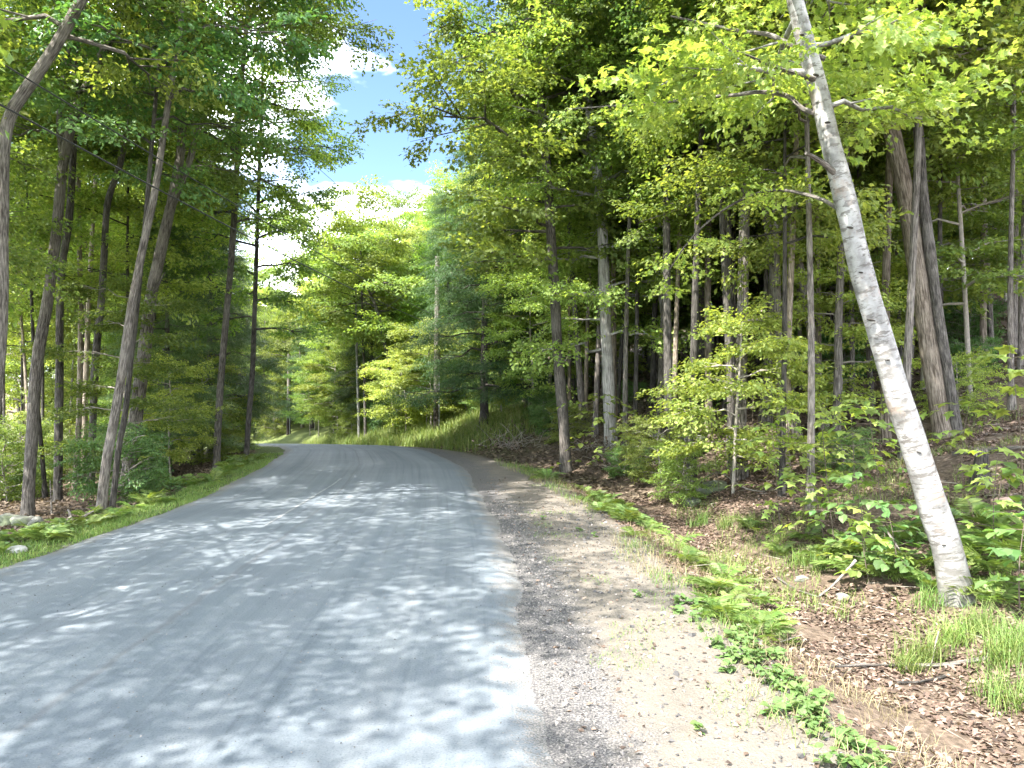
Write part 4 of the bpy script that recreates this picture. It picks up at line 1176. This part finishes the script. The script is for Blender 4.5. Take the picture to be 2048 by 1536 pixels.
def fern(x, y, size, n, label, group):
    root = tag(empty('fern', (x, y, T(x, y) - .01)), label, 'fern', group)
    a = random.uniform(0, 6.28)
    for k in range(n):
        a += 6.28 / n + random.gauss(0, .25)
        link('frond', random.choice(FRONDS), root, (0, 0, 0), (random.uniform(.15, .75), random.gauss(0, .15), a), size * random.uniform(.7, 1.1))
def fern_px(px, py, size, n, label, group):
    g = ground_at(px, py); fern(g.x, g.y, size, n, label, group)
for k in range(34):
    y = random.uniform(8.6, 15.5); d = random.uniform(.45, 1.5)
    fern(float(XL(y)) - d, y, random.uniform(.28, .5), random.randint(6, 9), ('leafy fern in the green bank under the leaning trunks' if y < 12.3 else 'leafy fern below the thick forked trunk'), 'ferns of the left verge')
for k in range(16):
    y = random.uniform(15.5, 21); d = random.uniform(.4, 1.3)
    fern(float(XL(y)) - d, y, random.uniform(.3, .5), 6, 'small fern on the left verge by the bend', 'ferns of the left verge at the bend')
for k in range(24):
    y = random.choice((10.7, 11.6, 12.9, 13.5, 15.2)) + random.gauss(0, .35); d = random.uniform(-.05, .8)
    fern(float(XG(y)) + d, y, random.uniform(.28, .48), random.randint(6, 8), 'bright fern on the gravel edge by the sunlit shrub', 'ferns of the far gravel edge')
for k in range(14):
    y = random.choice((6.9, 7.6, 8.9)) + random.gauss(0, .3); d = random.uniform(.05, .8)
    fern(float(XG(y)) + d, y, random.uniform(.26, .42), random.randint(6, 8), 'yellow green fern on the ditch edge', 'ferns of the ditch edge')
for k, (px, py, s, lb) in enumerate([(1745, 1120, .62, 'large fern with sunlit fronds left of the birch foot'), (1800, 1090, .6, 'fern between the broad leaved shrub and the birch trunk'), (1700, 1150, .5, 'fern spreading over the ditch leaves left of the broad leaved shrub'), (1640, 1120, .45, 'dull fern at the outer edge of the birch thicket'),
        (1960, 1110, .62, 'fern right of the birch trunk with fronds turned to the sun'), (1990, 1150, .6, 'fern at the right edge with a broad sunlit frond'), (1950, 1050, .6, 'tall fern standing just behind the birch trunk'), (2035, 1130, .6, 'fern cut by the right edge of the picture'), (1560, 1110, .34, 'small fern on the leaf slope above the ditch'), (1500, 1060, .4, 'shaded fern patch plant beside the mossy stones'), (1575, 1290, .2, 'lone small fern on the ditch floor')]):
    fern_px(px, py, s, 8, lb, None)

# ------------------------------------------------------------------ leafy weeds on the shoulder
def weed(x, y, h, n, size, label, group, mat=WEED):
    root = tag(empty('weed_plant', (x, y, T(x, y))), label, 'weed', group)
    m = MB()
    spots = []
    for s in range(3):
        a = random.uniform(0, 6.28); l = random.uniform(.5, 1) * h
        d = np.array([math.cos(a) * .5, math.sin(a) * .5, .85]) * l
        pth = smooth_path([np.zeros(3), d * .55 + np.array([0, 0, .02]), d], 6)
        tube(m, pth, np.linspace(.0035, .0015, 6), 4, 0, False)
        for k in range(n // 3):
            spots.append((pth[random.randint(1, 5)], random.uniform(0, 6.28)))
    m.build('stem', PITH, root)
    for p, yw in spots:
        link('leaf', random.choice(ROUND_LEAF)[mat], root, tuple(p), (random.gauss(.05, .3), random.gauss(0, .25), yw), size * random.uniform(.6, 1.2))
for k in range(84):
    y = 3.9 + 3.1 * random.random() ** 1.15; d = random.gauss(-.02, .12)
    x = float(XG(y)) + d
    weed(x, y, random.uniform(.05, .13), 12, random.uniform(.045, .075), ('leafy weed in the nearest bunch on the gravel edge' if y < 5.0 else 'leafy weed in the farther strip on the gravel edge'), 'weeds of the gravel edge')
for px, py, lb in ((1190, 1075, 'low green weed clump in the middle of the gravel shoulder'), (1160, 1062, 'small weed just above the clump in the gravel'), (1085, 1040, 'weed sprig in the gravel near the asphalt edge'), (1290, 1090, 'weed sprig in the gravel below the ferns'), (1275, 1195, 'creeping weed on the shaded gravel'), (1400, 1470, 'tiny weed on the gravel near the bottom of the picture'), (1340, 1160, 'weed at the gravel rim beside the ferns'), (1420, 1235, 'pale green weed where the leafy strip begins')):
    g = ground_at(px, py); weed(g.x, g.y, .08, 12, .05, lb, None)
for k in range(14):
    y = random.uniform(7.6, 14); d = random.uniform(.2, .9)
    weed(float(XL(y)) - d, y, .12, 12, .06, 'round leaved weed in the left verge grass', 'weeds of the left verge')

# ------------------------------------------------------------------ grass
def blades(pos, h, mat, name, label=None, parent=None, width=.006, spread=.5, group=None, kind=None, cat=None):
    n = len(pos)
    a = RNG.uniform(0, 6.28, n); ln = h * RNG.uniform(.5, 1.25, n); sp = np.abs(RNG.normal(spread, .22, n))
    d = np.stack([np.cos(a), np.sin(a)], -1); s = np.stack([-np.sin(a), np.cos(a)], -1) * width / 2
    def P(u, k):
        out = np.zeros((n, 3)); out[:, :2] = pos[:, :2] + d * (ln * sp * u ** 1.7)[:, None] + s * k
        out[:, 2] = pos[:, 2] + ln * (u - .42 * sp * u ** 2.2); return out
    V = np.stack([P(0., 1), P(0., -1), P(.5, .8), P(.5, -.8), P(1., 0)], 1)
    f = np.array([(0, 1, 3), (0, 3, 2), (2, 3, 4)])
    F_ = f[None] + (np.arange(n) * 5)[:, None, None]
    m = MB(); m.add(V.reshape(-1, 3), F_.reshape(-1, 3), 0, None, False)
    return tag(m.build(name, mat, parent), label, cat, group, kind)
def spots(n, xr, yr, ok):
    x, y = RNG.uniform(*xr, n), RNG.uniform(*yr, n)
    k = ok(x, y)
    x, y = x[k], y[k]
    return np.stack([x, y, terrain(x, y)], -1)
pp = spots(120000, (-8.5, -5), (6, 22), lambda x, y: (dist_left(x, y) > -.03) & (dist_left(x, y) < .95 + .45 * vnoise(x * .8, y * .8, 31)) & (RNG.uniform(0, 1, len(x)) < np.clip(13 / y, .3, 1) * (.65 + .5 * vnoise(x * 1.6, y * 1.6, 32))))
blades(pp, .085, GRASS, 'grass', 'short green grass along the left road edge', None, .006, .6, kind='stuff', cat='grass')
pp = spots(60000, (-.5, 4.2), (3.8, 20), lambda x, y: (np.abs(dist_right(x, y) - .25) < .55) & (RNG.uniform(0, 1, len(x)) < .8 * np.clip(vnoise(x * 1.3, y * 1.3, 33) + .15, 0, 1)))
blades(pp, .15, GRASS, 'grass', 'sparse grass along the rim of the gravel shoulder', None, .005, .6, kind='stuff', cat='grass')
pp = spots(50000, (.2, 2), (4, 16), lambda x, y: (dist_right(x, y) < -.15) & (x - XR(y) > .35) & (vnoise(x * 2.2, y * 2.2, 34) > .55) & (RNG.uniform(0, 1, len(x)) < .30))
blades(pp, .04, GRASS, 'grass', 'tiny scattered grass tufts in the gravel', None, .004, .8, kind='stuff', cat='grass')
pp = spots(60000, (-22, 1), (23, 46), lambda x, y: (dist_right(x, y) > .1) & (dist_right(x, y) < 3.6))
blades(pp, .50, GRASS, 'grass', 'tall sunny grass on the bank beyond the bend', None, .02, .5, kind='stuff', cat='grass')
def tuft(px, py, n, h, label, mat=GRASS):
    g = ground_at(px, py)
    r = .10 * h / .35
    xy = RNG.normal(0, r, (n, 2))
    pos = np.concatenate([xy, (terrain(g.x + xy[:, 0], g.y + xy[:, 1]) - g.z)[:, None]], 1)
    o = blades(pos, h, mat, 'grass_tuft', label, None, .006, .7, None, None, 'grass')
    o.location = g
for a in ((1845, 1330, 230, .34, 'tall arching grass tuft in front of the birch foot'), (1900, 1290, 200, .32, 'grass tuft at the birch foot above the fallen branch'), (1960, 1270, 200, .34, 'grass tuft right below the birch foot'), (2010, 1330, 220, .4, 'bright grass tuft near the right edge level with the fallen branch'), (2040, 1300, 200, .42, 'tall grass tuft cut by the right edge'), (1985, 1400, 120, .28, 'grass tuft under the right end of the fallen branch'), (1815, 1345, 140, .22, 'small grass tuft touching the fallen branch'), (2035, 1420, 120, .3, 'grass tuft lowest at the right edge'),
          (1400, 1050, 160, .3, 'pale sunlit grass tuft beside the mossy stone'), (1450, 1055, 160, .28, 'shaded grass tuft right of the mossy stone'), (1495, 1050, 130, .25, 'shaded grass tuft on the slope above the ditch'), (1600, 1130, 150, .28, 'yellowish grass tuft left of the broad leaved shrub'), (1640, 1140, 120, .25, 'grass tuft beneath the outer broad leaved shrub'), (1560, 1085, 110, .22, 'thin grass tuft on the leaf slope'), (1860, 1215, 140, .3, 'dry grass tuft at the left root of the birch')):
    tuft(*a)

# ------------------------------------------------------------------ dead leaves, chippings
def litter(n, xr, yr, ok, name, label, smin, smax, lift=.012):
    p = spots(n, xr, yr, ok)
    p[:, 2] += lift
    k = len(p)
    v, f = put(*leaf_tpl('diamond'), p, rot_mats(RNG.uniform(0, 6.3, k), RNG.normal(0, .35, k), RNG.normal(0, .4, k)), RNG.uniform(smin, smax, k))
    m = MB(); m.add(v, f, 0, None, False)
    return tag(m.build(name, LITTER), label, 'leaves', None, 'stuff')
litter(90000, (1.2, 9), (3.6, 15), lambda x, y: (dist_right(x, y) > .05) & (vnoise(x * 1.4, y * 1.4, 51) + .5 * vnoise(x * 4, y * 4, 52) > -.6) & (x < .75 * y + .5) & (RNG.uniform(0, 1, len(x)) < np.clip((dist_right(x, y)) * 1.5, .3, 1)), 'fallen_leaves', 'brown fallen leaves covering the ditch and the near slope', .028, .075)
litter(40000, (-3, 18), (15, 30), lambda x, y: (dist_right(x, y) > .3) & (x < .7 * y), 'fallen_leaves', 'brown fallen leaves covering the far wooded slope', .09, .16)
litter(36000, (-18, -6), (8, 24), lambda x, y: (dist_left(x, y) > .9) & (x > -.8 * y), 'fallen_leaves', 'brown fallen leaves on the floor of the left woods', .06, .12)
litter(6000, (-6, 2.2), (3.6, 16), lambda x, y: (x - XR(y) > .1) & (dist_right(x, y) < .1), 'fallen_leaves', 'few dry leaf scraps lying on the gravel shoulder', .02, .055, .008)
def grit(n, xr, yr, ok, smin, smax, label, on_road=False):
    p = spots(n, xr, yr, ok)
    if on_road: p[:, 2] = on_road_z(p[:, 0], p[:, 1])
    k = len(p)
    tv = np.array([(1, 0, 0), (-.4, .8, 0), (-.5, -.75, 0), (.1, .05, .7), (0, 0, -.5)]); tf = np.array([(0, 1, 3), (1, 2, 3), (2, 0, 3), (1, 0, 4), (2, 1, 4), (0, 2, 4)])
    s = smin + (smax - smin) * RNG.uniform(0, 1, k) ** 3
    v, f = put(tv, tf, p + np.array([0, 0, .002]), rot_mats(RNG.uniform(0, 6.3, k), RNG.normal(0, .4, k), RNG.normal(0, .4, k)), s)
    m = MB(); m.add(v, f, 0, None, False)
    return tag(m.build('gravel', CHIP), label, 'gravel', None, 'stuff')
CHIP = leaf_mat('stone_chip', (.04, .04, .042), (.115, .11, .105), (.26, .24, .22), .0, .85, .1)
grit(42000, (-1.2, 2.3), (3.7, 13), lambda x, y: (x - XR(y) > -.30) & (dist_right(x, y) < .15) & (RNG.uniform(0, 1, len(x)) < .2 * (x > XR(y)) + .8 * np.exp(-((x - XR(y) - .18) / .26) ** 2)), .004, .022, 'loose stone chippings on the shoulder beside the asphalt edge')
grit(2600, (-5.4, .2), (3.6, 10), lambda x, y: (x > XL(y) + .2) & (x < XR(y) - .1) & (np.abs(x) < .72 * y), .002, .009, 'scattered grit and specks on the asphalt', True)

# ------------------------------------------------------------------ words for the woods' many alike trees
SHORT = ['white birch', 'forked tan tree', 'narrow companion stem', 'tall brown trunk', 'knobbly trunk', 'mottled roadside trunk', 'chalky stem', 'pale forked stem',
         'bent edge tree', 'wall stones tree', 'thick forked trunk', 'thicker leaning trunk', 'thinner leaning trunk', 'dark shaded trunk', 'light patched trunk', 'tall vanishing trunk', 'road edge trunk', 'arching trunk', 'dark bank trunk', 'pale bank trunk']
def px_of(x, y): return 1024 + F * x / y
marks = sorted((px_of(f.x, f.y + 0) if True else 0, s) for (r, f, l), s in zip(HEROES, SHORT))
marks += [(873, 'nearer utility pole'), (577, 'distant utility pole')]
marks.sort()
_U = ['first', 'second', 'third', 'fourth', 'fifth', 'sixth', 'seventh', 'eighth', 'ninth', 'tenth', 'eleventh', 'twelfth', 'thirteenth', 'fourteenth', 'fifteenth', 'sixteenth', 'seventeenth', 'eighteenth', 'nineteenth']
ORD = list(_U)
for tens, ty in (('twenty', 'twentieth'), ('thirty', 'thirtieth'), ('forty', 'fortieth'), ('fifty', 'fiftieth'), ('sixty', 'sixtieth'), ('seventy', 'seventieth')):
    ORD += [ty] + ['%s-%s' % (tens, u) for u in _U[:9]]
ADJ = {'tall': 'tall maple', 'slim': 'slender maple', 'pole': 'bare stemmed maple', 'sapling': 'layered sapling', 'bush': 'leafy bush', 'hemlock': 'dark evergreen', 'far': 'full crowned maple', 'airy': 'thinly leaved maple', 'under': 'small layered maple', 'thin': 'thin dark stem'}
GROUPN = {'right': 'trees of the right hillside', 'left': 'trees of the left woods', 'centre': 'trees beyond the bend'}
bins, outs = {}, {}
for root, kind, region, h in FILL:
    x, y = root.location.x, root.location.y
    root['group'] = GROUPN[region] if kind not in ('sapling', 'bush', 'under') else {'right': 'undergrowth of the right hillside', 'left': 'undergrowth of the left woods', 'centre': 'undergrowth beyond the bend'}[region]
    if not in_view(x, y, 0):
        root['group'] = 'trees whose trunks stand outside the picture, ' + ('left' if x < 0 else 'right')
        outs.setdefault(x < 0, []).append((y, ADJ[kind], root))
        continue
    p = px_of(x, y)
    i_ = sum(1 for m_ in marks if m_[0] < p)
    depth = 'near' if y < 18 else ('mid distance' if y < 30 else ('far' if y < 55 else 'farthest'))
    bins.setdefault((i_, kind, depth), []).append((p, root))
for (i_, kind, depth), lst in bins.items():
    lst.sort(key=lambda q: q[0])
    a = marks[i_ - 1][1] if i_ > 0 else None
    b = marks[i_][1] if i_ < len(marks) else None
    where = ('between %s and %s' % (a, b)) if a and b else ('right of %s' % a if a else 'left of %s' % b)
    for n_, (p, root) in enumerate(lst):
        root['label'] = ('%s %s %s, %s' % (depth, ADJ[kind], ('' if len(lst) == 1 else ORD[n_] + ' from left'), where)).replace(' ,', ',')

for left, lst in outs.items():
    lst.sort(key=lambda q: q[0])
    for n_, (y, ad, root) in enumerate(lst):
        root['label'] = '%s with its trunk outside the %s picture edge, %s from the camera' % (ad, 'left' if left else 'right', ORD[n_])
rows = {}
for o in list(COL.objects):
    if o.parent is None and o.get('category') in ('fern', 'weed') and o.get('group'): rows.setdefault(o['label'], []).append(o)
for lb, lst in rows.items():
    lst.sort(key=lambda o: o.location.y)
    for n_, o in enumerate(lst): o['label'] = '%s, %s from the near end' % (lb, ORD[n_])

# scars, roots and loose bark of the white birch, undergrowth at its foot
def on_birch(px, py, off): return ray(px, py, 7.32 - off) - birch.location
bfoot = HEROES[0][1]
for px, py, sz in ((1888, 1090, .035), (1838, 905, .03), (1742, 640, .05), (1722, 545, .03), (1700, 455, .04), (1655, 245, .045), (1632, 150, .05), (1775, 720, .028), (1604, 70, .03)):
    Yb = bfoot.y
    c = ray(px, py, Yb - .115) - birch.location
    v, f = [], []
    import bmesh
    bm = bmesh.new(); bmesh.ops.create_icosphere(bm, subdivisions=2, radius=1)
    me = bpy.data.meshes.new('branch_scar'); bm.to_mesh(me); bm.free()
    me.materials.append(BARK_BROWN)
    link('branch_scar', me, birch, tuple(c), (0, random.uniform(-.2, .6), 0), (sz * random.uniform(.5, .95), .02, sz * .26))
for px, py, s_, lb in ((1850, 1140, .55, 'fern touching the left side of the birch foot'), (1865, 1175, .4, 'small fern at the left birch root'), (1965, 1190, .5, 'fern against the right side of the birch foot'), (2000, 1210, .5, 'fern low at the right edge below the sunlit frond'), (1770, 1160, .5, 'fern under the low broad leaved shrub'), (1690, 1110, .5, 'fern in the middle of the thicket left of the birch'), (1610, 1080, .4, 'fern on the slope behind the thicket'), (2020, 1090, .6, 'tall fern at the right edge behind the broad fronds')):
    fern_px(px, py, s_, 8, lb, None)
# fallen twigs
k = 1500
p = spots(9000, (1.3, 9), (3.7, 15), lambda x, y: (dist_right(x, y) > .15) & (x < .75 * y + .5))[:k]
k = len(p)
tv = np.array([(-.012, 0, 0), (.012, 0, 0), (0, 0, .02), (.01, 1, .03), (-.004, .55, .015)]); tf = np.array([(0, 1, 3), (1, 2, 3), (2, 0, 4), (2, 4, 3), (0, 3, 4)])
v, f = put(tv, tf, p + np.array([0, 0, .012]), rot_mats(RNG.uniform(0, 6.3, k), RNG.normal(0, .08, k), RNG.normal(0, .3, k)), .06 + .34 * RNG.uniform(0, 1, k) ** 3)
m = MB(); m.add(v, f, 0, None, False)
tag(m.build('fallen_twigs', TWIG_PALE), 'thin dry twigs strewn over the leaves of the ditch and slope', 'twigs', None, 'stuff')

STRAW = leaf_mat('dry_grass', (.14, .12, .06), (.24, .21, .11), (.36, .32, .19), .2, .6, .2)
pp = spots(60000, (-.5, 4.2), (3.8, 18), lambda x, y: (np.abs(dist_right(x, y) - .3) < .7) & (RNG.uniform(0, 1, len(x)) < .5 * np.clip(vnoise(x * 1.5, y * 1.5, 63) + .1, 0, 1)))
blades(pp, .17, STRAW, 'dry_grass', 'dry straw coloured grass mixed along the shoulder rim', None, .004, .75, kind='stuff', cat='grass')
pp = spots(50000, (2, 9), (4.5, 14), lambda x, y: (dist_right(x, y) > .5) & (x < .72 * y) & (vnoise(x * .9, y * .9, 71) + .4 * vnoise(x * 3, y * 3, 72) > .35) & (RNG.uniform(0, 1, len(x)) < .5))
blades(pp, .18, GRASS, 'grass', 'loose patches of thin grass over the leaf litter of the ditch and slope', None, .005, .7, kind='stuff', cat='grass')
grit(520, (-.6, 2.1), (3.7, 12), lambda x, y: (x - XR(y) > 0) & (dist_right(x, y) < .2), .012, .045, 'bigger loose stones lying on the gravel shoulder')
